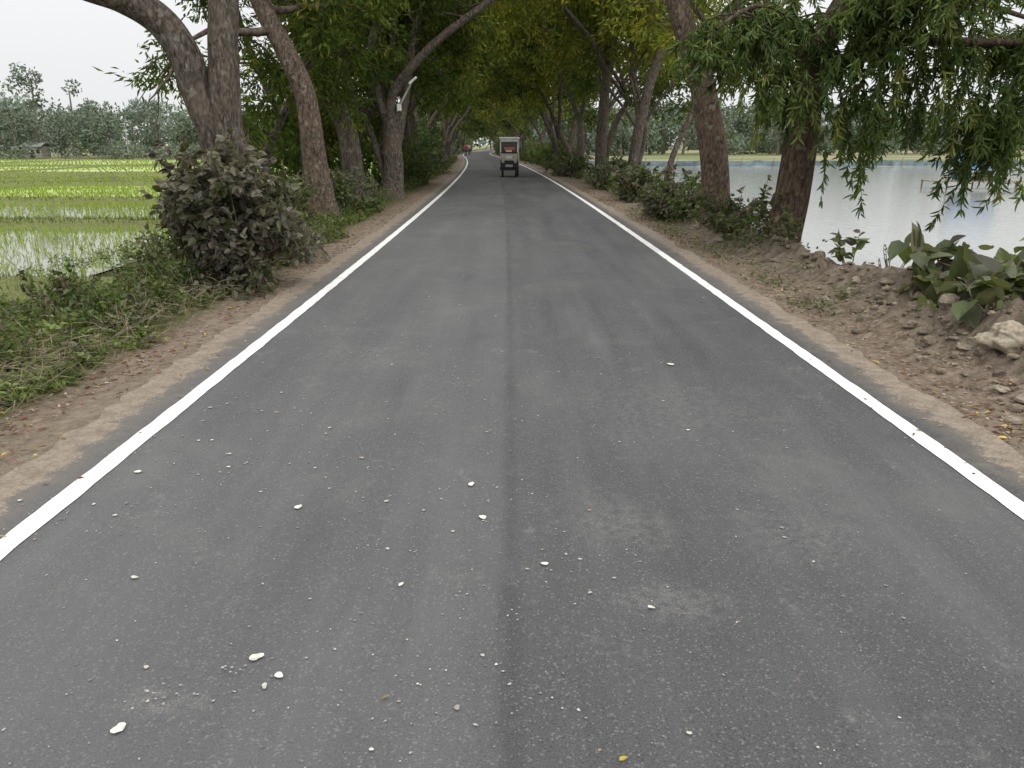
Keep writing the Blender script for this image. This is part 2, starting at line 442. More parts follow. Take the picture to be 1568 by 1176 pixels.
strip('edge_line', M_PAINT, lambda y: -2.155+.018*fbm(y*6, y*0+4), lambda y: -2.045+.018*fbm(y*6, y*0+6), .0105, y0=-5)
strip('edge_line', M_PAINT, lambda y: 2.275+.018*fbm(y*6, y*0+11), lambda y: 2.385+.018*fbm(y*6, y*0+13), .0105, y0=-5)

def discs(mb, x, y, r, z, col, rng):
    n = len(x); k = 12; th = np.linspace(0, 2*np.pi, k, endpoint=False)[None]
    ph = rng.uniform(0, 6.28, (n, 3))
    rr = r[:, None]*(1+.16*np.sin(2*th+ph[:, :1])+.12*np.sin(3*th+ph[:, 1:2])+.07*np.sin(5*th+ph[:, 2:]))
    rot = rng.uniform(0, 3.14, n)[:, None]; a = rng.uniform(.6, 1, n)[:, None]
    u = np.cos(th)*rr; v = np.sin(th)*rr*a
    V = np.stack([x[:, None]+u*np.cos(rot)-v*np.sin(rot), y[:, None]+u*np.sin(rot)+v*np.cos(rot), np.full((n, k), z)+np.linspace(0, .0012, n)[:, None]], -1)
    Q = np.array([[0, 1, 2, 3], [0, 3, 4, 11], [11, 4, 5, 10], [10, 5, 6, 9], [9, 6, 7, 8]])
    F = (np.arange(n)*k)[:, None, None]+Q[None]
    mb.add(V.reshape(-1, 3), F.reshape(-1, 4), 0, np.repeat(col, k, 0))
mb = MB(); rng = np.random.default_rng(11)
def pick(n, y0, y1, p=1.6, q=.08):
    x = rng.uniform(-2.3, 2.5, n); y = y0+(y1-y0)*rng.random(n)**p
    keep = rng.random(n) < np.clip(.35+1.8*fbm(x*.9+3, y*.9)+.25*(x < .3), q, 1)
    return x[keep], y[keep]
x, y = pick(9500, .9, 22, 1.8); r = np.clip(rng.lognormal(math.log(.0030), .42, len(x)), .0014, .010)
discs(mb, x, y, r*(1+y*.035), .0100, tints(len(x), [(.33, .32, .30), (.21, .20, .19), (.46, .44, .41), (.27, .22, .17)], [3, 3, 1.1, .5], .2, rng), rng)
x, y = pick(360, 1., 18, 1.3); r = rng.uniform(.005, .011, len(x))
discs(mb, x, y, r*(1+y*.03), .0122, tints(len(x), [(.50, .49, .45), (.36, .34, .31), (.36, .27, .2)], [2, 3, .6], .2, rng), rng)
bx = np.array([-.83, -.76, -.73, -1.12, -.42, -.13, -.2, -1.9, -.98, 1.2, .5, -1.45, .13])
by = np.array([2.12, 1.98, 2.03, 1.80, 2.55, 3.1, 3.45, 3.6, 3.2, 5.6, 2.4, 2.6, 2.7])
discs(mb, bx, by, np.array([.022, .013, .018, .020, .013, .018, .020, .020, .020, .026, .012, .014, .013]), .0140,
      tints(len(bx), [(.57, .56, .51)], [1], .12, rng), rng)
for gx_, gy_, sp_, n_ in ((-1.05, 1.93, .05, 14), (-.9, 2.06, .03, 8), (1.25, 5.65, .10, 20), (-1.2, 5.9, .12, 24), (-.1, 3.3, .2, 24)):
    discs(mb, rng.normal(gx_, sp_, n_), rng.normal(gy_, sp_*.6, n_), rng.uniform(.002, .006, n_), .0158, tints(n_, [(.42, .41, .39), (.27, .26, .25)], [1, 1], .1, rng), rng)
mb.build('bird_droppings', [M_TINT])

# fallen leaves
mb = MB(); rng = np.random.default_rng(12)
def litter(n, fx, y0, y1, cols, w, L, zoff, p=1.5):
    xr_ = fx(n); y = y0+(y1-y0)*rng.random(n)**p; x = xr_+S(y)
    keep = rng.random(n) < np.clip(.45+2.2*fbm(x*1.2, y*.9), .06, 1); x = x[keep]; y = y[keep]; xr_ = xr_[keep]; n = len(x)
    z = np.where(np.abs(xr_) < 2.75, .016, G(x, y)+zoff)
    P = np.stack([x, y, z], -1); D = rng.normal(size=(n, 3))*np.array([1, 1, .15])
    leaves(mb, P, D, L*rng.uniform(.4, 1.3, n), L*.34*rng.uniform(.6, 1.3, n), tints(n, cols, w, .35, rng), 0, HX, .9, rng)
LC = [(.20, .13, .07), (.13, .075, .04), (.26, .19, .11), (.44, .32, .06), (.23, .09, .045), (.29, .245, .18)]
litter(5200, lambda n: -2.55-np.abs(rng.normal(.38, .33, n)), 1.5, 34, LC, [3, 3, 1.5, .5, 2, 1], .050, .008)
litter(6500, lambda n: 2.8+np.abs(rng.normal(.4, .55, n)), 2.5, 34, LC, [3, 3, 2, 1.2, 1.6, 1.6], .056, .010)
litter(55, lambda n: rng.uniform(-2, 2.3, n), 1.4, 22, [(.55, .42, .05), (.3, .2, .08), (.4, .34, .1)], [2, 1, 1], .035, .01, 1.1)
litter(260, lambda n: rng.choice([-1, 1], n)*rng.uniform(2.15, 2.6, n), 2, 26, LC, [2, 2, 2, 1, 1, 1], .042, .01, 1.1)
mb.build('fallen_leaves', [M_DRY])

# ------------------------------------------------------------------ soil clods, rock
def cube_sphere(n):
    g = np.linspace(-1, 1, n+1); a, b_ = np.meshgrid(g, g); V = []; F = []; o = 0
    I = (np.arange(n)[:, None]*(n+1)+np.arange(n)[None]).reshape(-1)
    for ax in range(3):
        for s_ in (-1, 1):
            q = np.zeros((a.size, 3)); q[:, ax] = s_; q[:, (ax+1) % 3] = a.ravel(); q[:, (ax+2) % 3] = b_.ravel()
            V.append(norm(q)); f = np.stack([I, I+1, I+n+2, I+n+1], -1)+o
            F.append(f if s_ > 0 else f[:, ::-1]); o += a.size
    return np.vstack(V), np.vstack(F)
def clods(name, pos, sizes, cols, seed, res=4, smooth=False):
    r = np.random.default_rng(seed); D, Fq = cube_sphere(res); mb = MB()
    for p0, s_, c in zip(pos, sizes, cols):
        k = np.ones(len(D))
        for fr, am in ((1.6, .22), (2.8, .14), (5.5, .07), (11, .035), (21, .018)):
            for _ in range(2): k = k+am*np.sin(D @ (norm(r.normal(size=3))*fr)+r.uniform(0, 6.28))
        sc = np.array([1, r.uniform(.7, 1.2), r.uniform(.5, .8)])*s_
        mb.add(p0+D*k[:, None]*sc, Fq, 0, c, smooth)
    return mb.build(name, [M_TINT])
rng = np.random.default_rng(21)
n = 1000
cx = 2.95+rng.gamma(2.4, .5, n); cy = rng.uniform(3.5, 9.0, n); k = cx < 6.5; cx = cx[k]; cy = cy[k]
cs = np.clip(rng.lognormal(math.log(.018), .65, len(cx)), .007, .09)
m2 = 320; cy2 = rng.uniform(8.5, 22, m2); cx2 = edge(cy2)+S(cy2)-.38+rng.normal(0, .22, m2); cs2 = np.clip(rng.lognormal(math.log(.024), .55, m2), .012, .09)
cx = np.r_[cx, cx2]; cy = np.r_[cy, cy2]; cs = np.r_[cs, cs2]
clods('soil_clods', np.stack([cx, cy, G(cx, cy)+cs*.1], -1), cs, tints(len(cx), [(.185, .152, .115), (.135, .11, .082), (.24, .20, .155)], [2, 2, 1], .15, rng), 5)
clods('rock', [(3.60, 5.5, float(G(3.60, 5.5))+.07)], [.2], np.array([[.29, .25, .19]]), 9, 22, False)
clods('rock', [(3.25, 4.9, float(G(3.25, 4.9))+.02)], [.06], np.array([[.25, .215, .165]]), 14, 14, False)
n = 900; s1 = rng.choice([-1, 1], n); cx = s1*rng.uniform(2.75, 3.5, n); cy = 1.5+25*rng.random(n)**1.6
clods('gravel', np.stack([cx+S(cy), cy, np.maximum(G(cx+S(cy), cy), np.where(np.abs(cx) < 2.8, .006, -1))+.003], -1), rng.uniform(.004, .013, n), tints(n, [(.28, .25, .21), (.2, .16, .13), (.36, .33, .28)], [2, 2, 1], .2, rng), 6, 2)

# ------------------------------------------------------------------ water & paddies
yy = axis((-60, 100, 2)); n = len(yy)
V = np.concatenate([np.stack([S(yy)+4.0, yy, np.full(n, WATER_Z)], -1), np.stack([np.full(n, 98.), yy, np.full(n, WATER_Z)], -1)])
I = np.arange(n-1); mb = MB(); mb.add(V, np.stack([I, I+n, I+n+1, I+1], -1)); mb.build('pond_water', [M_WATER])

rng = np.random.default_rng(31)
rows = [(13.5, 24, 'w'), (24.8, 34, 'w'), (34.8, 48, 'g'), (49, 66, 'w'), (67.2, 90, 'g'), (91.5, 128, 'g')]
mw = MB(); mg = MB(); bund = MB()
xl = [-150, -96, -70, -47, -30, -8.2]
for (a, b2, kind) in rows:
    sh = rng.uniform(-4, 4)
    for i in range(len(xl)-1):
        x0 = xl[i]+(sh if i else 0); x1 = xl[i+1]+(sh if i < len(xl)-2 else 0)
        if i == len(xl)-2: x1 = -7.7+float(S(a))
        kk = kind if rng.random() < .75 else ('g' if kind == 'w' else 'w')
        if a < 30: kk = 'w'
        q = [[x0+.3, a, -.80], [x1-.3, a, -.80], [x1-.3, b2, -.80], [x0+.3, b2, -.80]]
        (mw if kk == 'w' else mg).add(q, [[0, 1, 2, 3]])
        ny_ = np.arange(a-.4, b2+.5, .5)
        prof = np.array([[-.5, -.92], [-.2, -.66], [.2, -.65], [.5, -.92]])
        xx = x0+.25*fbm(ny_*.6, ny_*0+i)
        V = np.stack([xx[:, None]+prof[None, :, 0], np.repeat(ny_[:, None], 4, 1), np.repeat(prof[None, :, 1], len(ny_), 0)+.08*fbm(ny_*2, ny_*0)[:, None]], -1)
        I = np.arange(len(ny_)-1)[:, None]*4+np.arange(3)[None]
        bund.add(V.reshape(-1, 3), np.stack([I, I+1, I+5, I+4], -1).reshape(-1, 4), 0, (.13, .155, .055), True)
    nx_ = np.arange(-155, -4.9+float(S(a)), .6)
    prof = np.array([[-.6, -.92], [-.25, -.62], [.25, -.61], [.6, -.92]])
    yb = a-.4+.3*fbm(nx_*.4, nx_*0+a)
    V = np.stack([np.repeat(nx_[:, None], 4, 1), yb[:, None]+prof[None, :, 0], np.repeat(prof[None, :, 1], len(nx_), 0)+.1*fbm(nx_*2, nx_*0)[:, None]], -1)
    I = np.arange(len(nx_)-1)[:, None]*4+np.arange(3)[None]
    bund.add(V.reshape(-1, 3), np.stack([I, I+4, I+5, I+1], -1).reshape(-1, 4), 0, (.15, .165, .06), True)
for (a, b2, kind) in rows:
    n = int(5200 if a < 40 else 2500)
    x = rng.uniform(-.85*b2-8, -7, n); P = np.stack([x, a-.4+rng.normal(0, .22, n), np.full(n, -.72)], -1)
    leaves(bund, P, rng.normal(size=(n, 3))*[.35, .35, .1]+[0, 0, 1], rng.uniform(.08, .24, n), .02+.0006*a, tints(n, [(.13, .175, .045), (.2, .215, .08)], [2, 1], .3, rng), 1, RH, 0, rng)
if mw.nv: mw.build('flooded_rice_field', [M_PADW])
if mg.nv: mg.build('rice_field', [M_PADG])
bund.build('field_bund', [M_TINT, M_LEAF])
ri = MB()
def rice(y0, y1, dx, dy, K, L, W, cols, w, cover=.85):
    gy = np.arange(y0, y1, dy); out = []
    for q in gy:
        x = np.arange(-.86*q-6, -8.1+float(S(q)), dx); out.append(np.stack([x, np.full(len(x), q)], -1))
    Q = np.concatenate(out); Q = Q+rng.normal(0, .035, Q.shape)
    keep = rng.random(len(Q)) < np.clip(cover+1.7*fbm(Q[:, 0]*.25, Q[:, 1]*.25), .12, 1); Q = Q[keep]; n = len(Q)
    P = np.repeat(np.hstack([Q, np.full((n, 1), -.81)]), K, 0); N = len(P)
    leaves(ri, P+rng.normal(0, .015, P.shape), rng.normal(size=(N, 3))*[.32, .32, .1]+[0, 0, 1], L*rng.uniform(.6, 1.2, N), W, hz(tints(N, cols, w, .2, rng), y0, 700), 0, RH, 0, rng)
RC = [(.27, .36, .065), (.36, .43, .09), (.20, .28, .06)]
rice(13.9, 23.4, .26, .30, 6, .18, .016, RC, [2, 1, 1], .8)
rice(25.2, 33.6, .24, .36, 6, .18, .022, RC, [2, 1, 1], .8)
rice(35.3, 47.5, .26, .42, 6, .19, .033, RC, [2, 2, 1], .85)
rice(49.6, 65.5, .5, .9, 6, .20, .055, RC, [2, 2, 1], .75)
rice(67.8, 128, 1.0, 1.6, 6, .24, .12, RC, [2, 2, .5], .8)
ri.build('rice_seedlings', [M_CANOPY])

# ------------------------------------------------------------------ weeds on the left bank
rng = np.random.default_rng(41)
wd = MB()
n = 5600; y = 1.8+19*rng.random(n)**1.15; xr_ = -3.15-6.2*rng.random(n)**1.15
xr_ = xr_+.6*fbm(y*1.1, y*0+5)
x = xr_+S(y); z = G(x, y); tall = np.clip(.08+.24*rng.random(n)**1.5+.8*fbm(x*.8, y*.8), .04, .55)*np.clip((-2.95-xr_)*1.3, .35, 1.15)
K = 15
C = np.repeat(np.stack([x, y, z], -1), K, 0); H = np.repeat(tall, K); N = n*K
ld = norm(np.repeat(rng.normal(size=(n, 3))*[.5, .5, 0]+[0, 0, 1], K, 0))
P = C+ld*(H*rng.uniform(.15, 1, N))[:, None]+rng.normal(0, .035, (N, 3))*[1, 1, .4]
D = rng.normal(size=(N, 3))*[1, 1, .35]+[0, 0, .15]
WG = [(.068, .105, .026), (.108, .152, .036), (.155, .205, .055), (.12, .115, .06), (.17, .15, .10)]
clc = np.repeat(tints(n, WG, [3, 3, 1.4, .9, .5], .28, rng), K, 0)
leaves(wd, P, D, rng.uniform(.028, .085, N), rng.uniform(.016, .048, N), clc*rng.uniform(.55, 1.4, (N, 1)), 0, HX, .7, rng)
n = 13000; xr_ = -3.1-6.5*rng.random(n)**1.2; y = 1.8+22*rng.random(n)**1.1; x = xr_+S(y)
P = np.stack([x, y, G(x, y)], -1)
leaves(wd, P, rng.normal(size=(n, 3))*[.5, .5, .1]+[0, 0, .8], rng.uniform(.08, .28, n), .008, tints(n, [(.13, .18, .045), (.22, .24, .08), (.30, .26, .16)], [3, 1.2, .8], .25, rng), 0, RH, 0, rng)
n = 3200; y = 2.2+9*rng.random(n); xr_ = -3.1-np.abs(rng.normal(0, .5, n)); x = xr_+S(y)
P = np.stack([x, y, G(x, y)+rng.uniform(0, .2, n)], -1)
leaves(wd, P, rng.normal(size=(n, 3))*[1, 1, .5], rng.uniform(.08, .3, n), .0055, tints(n, [(.25, .205, .145), (.16, .125, .09)], [1, 1], .2, rng), 1, RH, 0, rng)
wd.build('weeds', [M_LEAF, M_DRY])

vg = MB(); rng = np.random.default_rng(43)
def verge_green(n, fx, y0, y1, h, L, cols, w, p=1.2):
    K = 12; xr_ = fx(n); y = y0+(y1-y0)*rng.random(n)**p
    keep = fbm(xr_*.6, y*.35) > -.08; xr_ = xr_[keep]; y = y[keep]; n = len(y)
    x = xr_+S(y); C = np.repeat(np.stack([x, y, G(x, y)], -1), K, 0); N = n*K
    P = C+rng.normal(0, 1, (N, 3))*[.1, .1, 0]+np.stack([np.zeros(N), np.zeros(N), np.repeat(h*rng.uniform(.3, 1, n), K)*rng.random(N)], -1)
    c = np.repeat(tints(n, cols, w, .25, rng), K, 0)*rng.uniform(.7, 1.3, (N, 1))
    leaves(vg, P, rng.normal(size=(N, 3))*[1, 1, .5]+[0, 0, .3], L*rng.uniform(.6, 1.3, N)*(1+np.repeat(y, K)*.012), L*.5*rng.uniform(.6, 1.2, N)*(1+np.repeat(y, K)*.012), c, 0, HX, .6, rng)
WC = [(.07, .105, .028), (.11, .148, .04), (.11, .10, .06), (.16, .14, .10)]
verge_green(900, lambda n: -3.3-np.abs(rng.normal(.2, .6, n)), 12, 90, .45, .07, WC, [3, 2, 1, .6])
verge_green(1300, lambda n: 3.6+np.abs(rng.normal(.2, .5, n)), 11.5, 90, .4, .07, WC, [2, 1.5, 1.6, 1.4])
verge_green(120, lambda n: 3.0+np.abs(rng.normal(.1, .3, n)), 7.5, 20, .10, .045, WC, [3, 3, 1, .6])
vg.build('verge_vegetation', [M_LEAF])

# ------------------------------------------------------------------ bushes
def bush(name, c, r, nl, L, W, cols, w, seed, tm=HX, blobs=16, dist=0, lo=None, stems=22, mb=None, up=.35, droop=.3, leafm=None, bs=(.28, .5)):
    rng = np.random.default_rng(seed); own = mb is None
    if own: mb = MB()
    c = np.array(c, float); r = np.array(r, float)
    g0 = float(G(c[0], c[1])) if lo is None else lo
    B = norm(rng.normal(size=(blobs, 3)))*rng.uniform(.35, .9, (blobs, 1))*r+c
    B[:, 2] = np.maximum(B[:, 2], g0+.1)
    br = rng.uniform(bs[0], bs[1], blobs)*r.mean()
    stp = .12 if dist < 12 else .4
    for i in range(stems):
        e = B[rng.integers(blobs)]+rng.normal(size=3)*.25*r
        s0 = np.array([c[0]+rng.normal()*.25*r[0], c[1]+rng.normal()*.25*r[1], g0])
        mid = (s0+e)/2+rng.normal(size=3)*.12*r
        pth = spline([s0, mid, e], stp)
        tube(mb, pth, np.linspace(.014, .004, len(pth)), 5, 0, (1.3, 1.2, 1.1), 0, rng)
    bi = rng.integers(0, blobs, nl); d = norm(rng.normal(size=(nl, 3)))
    P = B[bi]+d*(br[bi]*rng.random(nl)**.35)[:, None]*np.array([1, 1, .9])
    keep = P[:, 2] > g0+.02; P = P[keep]; d = d[keep]; bi = bi[keep]; n = len(P)
    cc = tints(blobs, cols, w, .2, rng)[bi]*.55+tints(n, cols, w, .25, rng)*.45
    D = d*.6+rng.normal(size=(n, 3))*.6+[0, 0, -droop]
    sz = rng.uniform(.45, 1.3, n)
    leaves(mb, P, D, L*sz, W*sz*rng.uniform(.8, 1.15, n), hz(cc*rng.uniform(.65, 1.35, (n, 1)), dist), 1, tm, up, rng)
    if own: return mb.build(name, [M_TWIG, leafm or M_LEAF])
def shoots(mb, c, r, n, nl, L, W, cols, w, seed, length=.6, tm=HX):
    rng = np.random.default_rng(seed)
    for i in range(n):
        d = norm(rng.normal(size=3)*[1, 1, .6]+[0, 0, .75]); p0 = np.array(c)+d*np.array(r)*.55
        p = walk(p0, d+rng.normal(size=3)*.3, length*rng.uniform(.5, 1.1), 7, .12, -.02, rng)
        tube(mb, p, np.linspace(.007, .003, len(p)), 4, 0, (1.3, 1.2, 1.), 0, rng)
        t = rng.uniform(.1, 1, nl)*(len(p)-1); j = t.astype(int).clip(0, len(p)-2)
        P = p[j]+(p[j+1]-p[j])*(t-j)[:, None]
        c0 = tints(1, cols, w, .2, rng); sz = rng.uniform(.5, 1.25, nl)
        leaves(mb, P, rng.normal(size=(nl, 3))*[1, 1, .5]+[0, 0, -.15], L*sz, W*sz, c0*rng.uniform(.7, 1.3, (nl, 1)), 1, tm, .4, rng)
DUST = [(.150, .137, .112), (.105, .10, .066), (.215, .198, .168), (.075, .096, .036), (.060, .048, .040)]
DW = [3, 3, 2.2, 2, 1.4]
GB = [(.055, .085, .025), (.09, .128, .034), (.13, .172, .05), (.12, .108, .066)]
mb = MB()
bush('', (-3.35, 9.1, .88), (.78, .7, .78), 3600, .11, .072, DUST, DW, 1, mb=mb, blobs=22, stems=60, bs=(.20, .40))
bush('', (-3.05, 8.9, .35), (.85, .7, .5), 2100, .095, .062, DUST, [2, 3, 1.4, 2, 1], 2, mb=mb, blobs=14)
bush('', (-3.9, 8.6, .2), (.45, .6, .45), 1300, .07, .036, GB, [2, 2, 1, 2], 3, mb=mb, blobs=12)
shoots(mb, (-3.35, 9.0, .85), (.75, .7, .85), 70, 24, .10, .066, DUST, DW, 71, .55)
mb.build('roadside_bush', [M_TWIG, M_LEAF])
mb = MB()
bush('', (-3.4, 11.4, .5), (.65, 1.1, .65), 3000, .065, .034, GB+[(.17, .15, .11)], [1.5, 2, 1, 2, 2], 4, mb=mb, blobs=16, stems=40)
shoots(mb, (-3.4, 11.3, .5), (.7, 1.1, .65), 50, 22, .07, .036, GB+[(.17, .15, .11)], [1.5, 2, 1, 2, 2], 73, .6)
mb.build('roadside_bush', [M_TWIG, M_LEAF])
# low scrub among the weeds
mb = MB()
for i, (x, y, r_, h_) in enumerate(((-3.75, 6.9, .38, .26), (-4.6, 7.6, .5, .34), (-4.0, 5.6, .35, .22), (-5.3, 8.4, .5, .30), (-3.7, 7.7, .3, .24), (-4.9, 6.3, .45, .25), (-5.9, 10.2, .6, .35))):
    g0 = float(G(x, y)); bush('', (x, y, g0+h_*.5), (r_, r_, h_), 620, .065, .042, GB+DUST[:2], [2, 3, 2, 1.4, 1, 1], 90+i, mb=mb, blobs=12, stems=18, lo=g0, up=.55, bs=(.22, .45))
    shoots(mb, (x, y, g0+h_*.5), (r_, r_, h_), 10, 16, .06, .036, GB+DUST[:2], [2, 3, 2, 1.4, 1, 1], 190+i, .35)
mb.build('low_scrub', [M_TWIG, M_LEAF])
bush('roadside_bush', (-4.0, 19.3, .55), (.75, 1.2, .85), 2400, .12, .07, GB+[DUST[0]], [2, 2, 1, 1, 1.5], 5, dist=19, bs=(.2, .42))
bush('roadside_bush', (-4.7, 14.2, .5), (.8, 1.3, .7), 2400, .09, .05, GB, [2, 3, 2, 1], 6, dist=14, bs=(.2, .42))
RBW = [2.2, 2, .6, 1.4, 2.4, 1.2]
RBC = GB+[DUST[0], DUST[4]]
for i, (c, r, nl, L) in enumerate((((3.7, 17.6, .35), (.65, 1.7, .6), 2800, .13), ((4.0, 14.4, .15), (.45, 1.0, .42), 1500, .11), ((3.75, 23.5, .3), (.6, 2.0, .6), 2100, .15),
                                   ((3.95, 31, .3), (.8, 3.4, .7), 2200, .18), ((3.3, 44, .4), (.9, 6, .9), 2200, .21))):
    mb = MB(); bush('', c, r, nl, L, L*.6, RBC, RBW, 7+i, dist=c[1], mb=mb, bs=(.18, .4), stems=30)
    shoots(mb, c, r, 30, 18, L, L*.6, RBC, RBW, 80+i, .6); mb.build('roadside_bush', [M_TWIG, M_LEAF])
bush('roadside_bush', (-4.3, 33, .9), (.9, 2.5, 1.2), 3000, .17, .09, GB, [4, 2, .5, .5], 13, dist=33)
bush('roadside_bush', (-5.2, 46, 1.2), (1.0, 5, 1.5), 3000, .22, .13, GB, [4, 2, .5, .5], 14, dist=46)
# broad-leaved plants by the soil heap
BL = [(.066, .088, .036), (.10, .126, .05), (.14, .142, .085), (.115, .095, .085), (.15, .185, .062)]
mb = MB()
for i, (x, y, rx, nl) in enumerate(((4.2, 6.6, .42, 85), (4.8, 6.9, .5, 110), (3.95, 7.0, .35, 50), (5.3, 7.4, .5, 90), (4.5, 6.2, .35, 55), (4.2, 7.6, .4, 50), (3.85, 6.1, .22, 22))):
    g0 = float(G(x, y))
    bush('', (x, y, g0+.20), (rx, .36, .19), nl, .22, .175, BL, [3, 3, 2, 2, 1], 20+i, BR, mb=mb, blobs=10, stems=14, up=.75, droop=.2, lo=g0, bs=(.3, .6))
mb.build('broadleaf_plant', [M_TWIG, M_LEAF])
def sprig(name, x, y, h, nl, L, seed, n=4):
    rng = np.random.default_rng(seed); mb = MB(); g = float(G(x, y))
    for i in range(n):
        p = walk((x+rng.normal()*.06, y+rng.normal()*.06, g), rng.normal(size=3)*[.35, .35, 0]+[0, 0, 1], h*rng.uniform(.6, 1), 7, .09, .03, rng)
        tube(mb, p, np.linspace(.008, .003, len(p)), 5, 0, (.9, 1, .7), 0, rng)
        k = nl//n; t = rng.uniform(.25, 1, k)*(len(p)-1); j = t.astype(int).clip(0, len(p)-2)
        P = p[j]+(p[j+1]-p[j])*(t-j)[:, None]
        leaves(mb, P, rng.normal(size=(k, 3))*[1, 1, .4]+[0, 0, .25], L*rng.uniform(.6, 1.2, k), L*.6*rng.uniform(.7, 1.2, k), tints(k, BL, [3, 3, 2, 1, 2], .2, rng), 1, HX, .6, rng)
    mb.build(name, [M_TWIG, M_LEAF])
sprig('shrub_sapling', 3.85, 12.2, 1.1, 130, .13, 50, 6)
sprig('shrub_sapling', 4.2, 9.6, .75, 46, .14, 51, 3)
sprig('shrub_sapling', 4.15, 12.9, .9, 90, .12, 52, 5)
sprig('shrub_sapling', 4.35, 8.9, .5, 90, .035, 53, 9)
sprig('shrub_sapling', 3.95, 10.9, .5, 80, .12, 54, 6)
sprig('shrub_sapling', 3.7, 13.4, .5, 90, .11, 55, 6)

# ------------------------------------------------------------------ the near trees (surveyed stems)
SP = dict(K=24, L=.15, W=.032, sig=.5, droop=.45, cols=GREENS, w=GW, sub=5)
def spec(**k): d = dict(SP); d.update(k); return d
def finish(mb, name): return mb.build(name, [M_BARK, M_CANOPY, M_TWIG])

rng = np.random.default_rng(101); mb = MB()
stem(mb, [(-3.45, 9.95, -.15), (-3.45, 9.9, .6), (-3.5, 9.85, 1.35), (-3.56, 9.8, 1.95)], .30, .26, True, .06, 26, rng=rng)
pa, ra = stem(mb, [(-3.5, 9.82, 1.45), (-3.72, 9.8, 2.08), (-3.84, 9.75, 2.60), (-4.06, 9.7, 2.97), (-4.41, 9.6, 3.2), (-4.90, 9.5, 3.36), (-5.6, 9.3, 3.7), (-6.3, 9.1, 4.2)], .205, .08, False, .06, 24, 6.0, rng)
branch_out(mb, pa, ra, 6, 2.2, spec(K=22), rng, .6, None, 6, 10, 3.7)
pb, rb_ = stem(mb, [(-3.46, 9.8, 1.4), (-3.44, 9.8, 2.1), (-3.40, 9.85, 2.7), (-3.36, 9.9, 3.25), (-3.4, 10, 4.2)], .20, .10, False, .06, 24, 8.5, rng)
branch_out(mb, pb, rb_, 9, 2.6, spec(K=22), rng, .5, None, 6, 10, 3.5)
finish(mb, 'forked_tree')

rng = np.random.default_rng(102); mb = MB()
pa, ra = stem(mb, [(-4.0, 17, -.2), (-4.1, 17, .6), (-4.2, 17, 1.3), (-4.28, 17, 2.5), (-4.62, 17, 3.4), (-4.95, 17, 4.1), (-5.2, 17, 4.8)], .28, .10, True, .1, 20, 9, rng, (1.05, .97, .92))
branch_out(mb, pa, ra, 13, 3.0, spec(K=30, L=.18, W=.045), rng, .42, None, 6, 17, 2.7)
finish(mb, 'roadside_tree')
rng = np.random.default_rng(103); mb = MB()
pa, ra = stem(mb, [(-4.35, 22, -.2), (-4.4, 22, 1), (-4.5, 22, 2), (-4.9, 22, 2.95), (-5.35, 22, 4.2), (-5.7, 22, 5.2)], .30, .12, True, .12, 18, 10, rng)
branch_out(mb, pa, ra, 16, 3.0, spec(K=34, L=.19, W=.06), rng, .22, None, 6, 22, 1.9)
finish(mb, 'roadside_tree')
for i, (x, y, rr, tp) in enumerate(((-5.6, 19, .12, 8), (-5.0, 26, .14, 9), (-6.2, 24, .12, 8), (-4.2, 28, .13, 10), (-6.0, 31, .15, 9))):
    rng = np.random.default_rng(140+i); mb = MB()
    pa, ra = stem(mb, [(x, y, float(G(x, y))-.1), (x+rng.normal()*.2, y, 1.2), (x+rng.normal()*.4, y, 3.)], rr, .05, True, .2, 12, tp, rng)
    branch_out(mb, pa, ra, 14, 2.4, spec(K=30, L=.2, W=.065, sub=4), rng, .18, None, 5, y, 1.7)
    finish(mb, 'roadside_tree')
rng = np.random.default_rng(104); mb = MB()
stem(mb, [(-3.75, 25, -.1), (-3.72, 25, 1.2), (-3.74, 25, 2.5)], .32, .26, True, .12, 18, rng=rng)
for pts, r0, tp in (([(-3.74, 25, 2.1), (-3.66, 25, 3.0), (-2.9, 25, 3.95), (-1.9, 25, 4.8), (-.7, 25, 5.6)], .15, 7.5),
                    ([(-3.74, 25, 2.0), (-4.15, 25, 3.3), (-4.2, 25.2, 4.6), (-3.7, 25.4, 5.7)], .16, 9.5),
                    ([(-3.9, 25, 0.4), (-4.5, 25.3, 2.2), (-5.1, 25.3, 3.6)], .12, 8),
                    ([(-3.6, 25.3, 1.6), (-3.3, 25.6, 3.2), (-3.1, 26, 4.6)], .15, 9)):
    pa, ra = stem(mb, pts, r0, .06, False, .15, 12, tp, rng)
    branch_out(mb, pa, ra, 8, 2.8, spec(K=30, L=.2, W=.06), rng, .4, None, 5, 25, 3.0)
finish(mb, 'multi_stem_tree')

rng = np.random.default_rng(111); mb = MB()
pa, ra = stem(mb, [(3.95, 15, -.2), (3.88, 15, .67), (3.68, 15, 1.85), (3.42, 15, 2.75), (3.12, 15, 3.5), (2.92, 15.1, 4.1), (2.8, 15.2, 5)], .265, .12, True, .08, 22, 9, rng, (1.05, .95, .87))
branch_out(mb, pa, ra, 9, 2.8, spec(K=20, L=.16, W=.035, cols=YEL, w=YW), rng, .5, None, 6, 15, 3.9)
pa, ra = stem(mb, [(3.3, 15, 3.0), (3.7, 14.9, 3.7), (4.3, 14.8, 4.3)], .11, .06, False, .1, 12, 7, rng)
branch_out(mb, pa, ra, 6, 2.2, spec(K=24), rng, .3, None, 6, 15, 3.4)
finish(mb, 'roadside_tree')

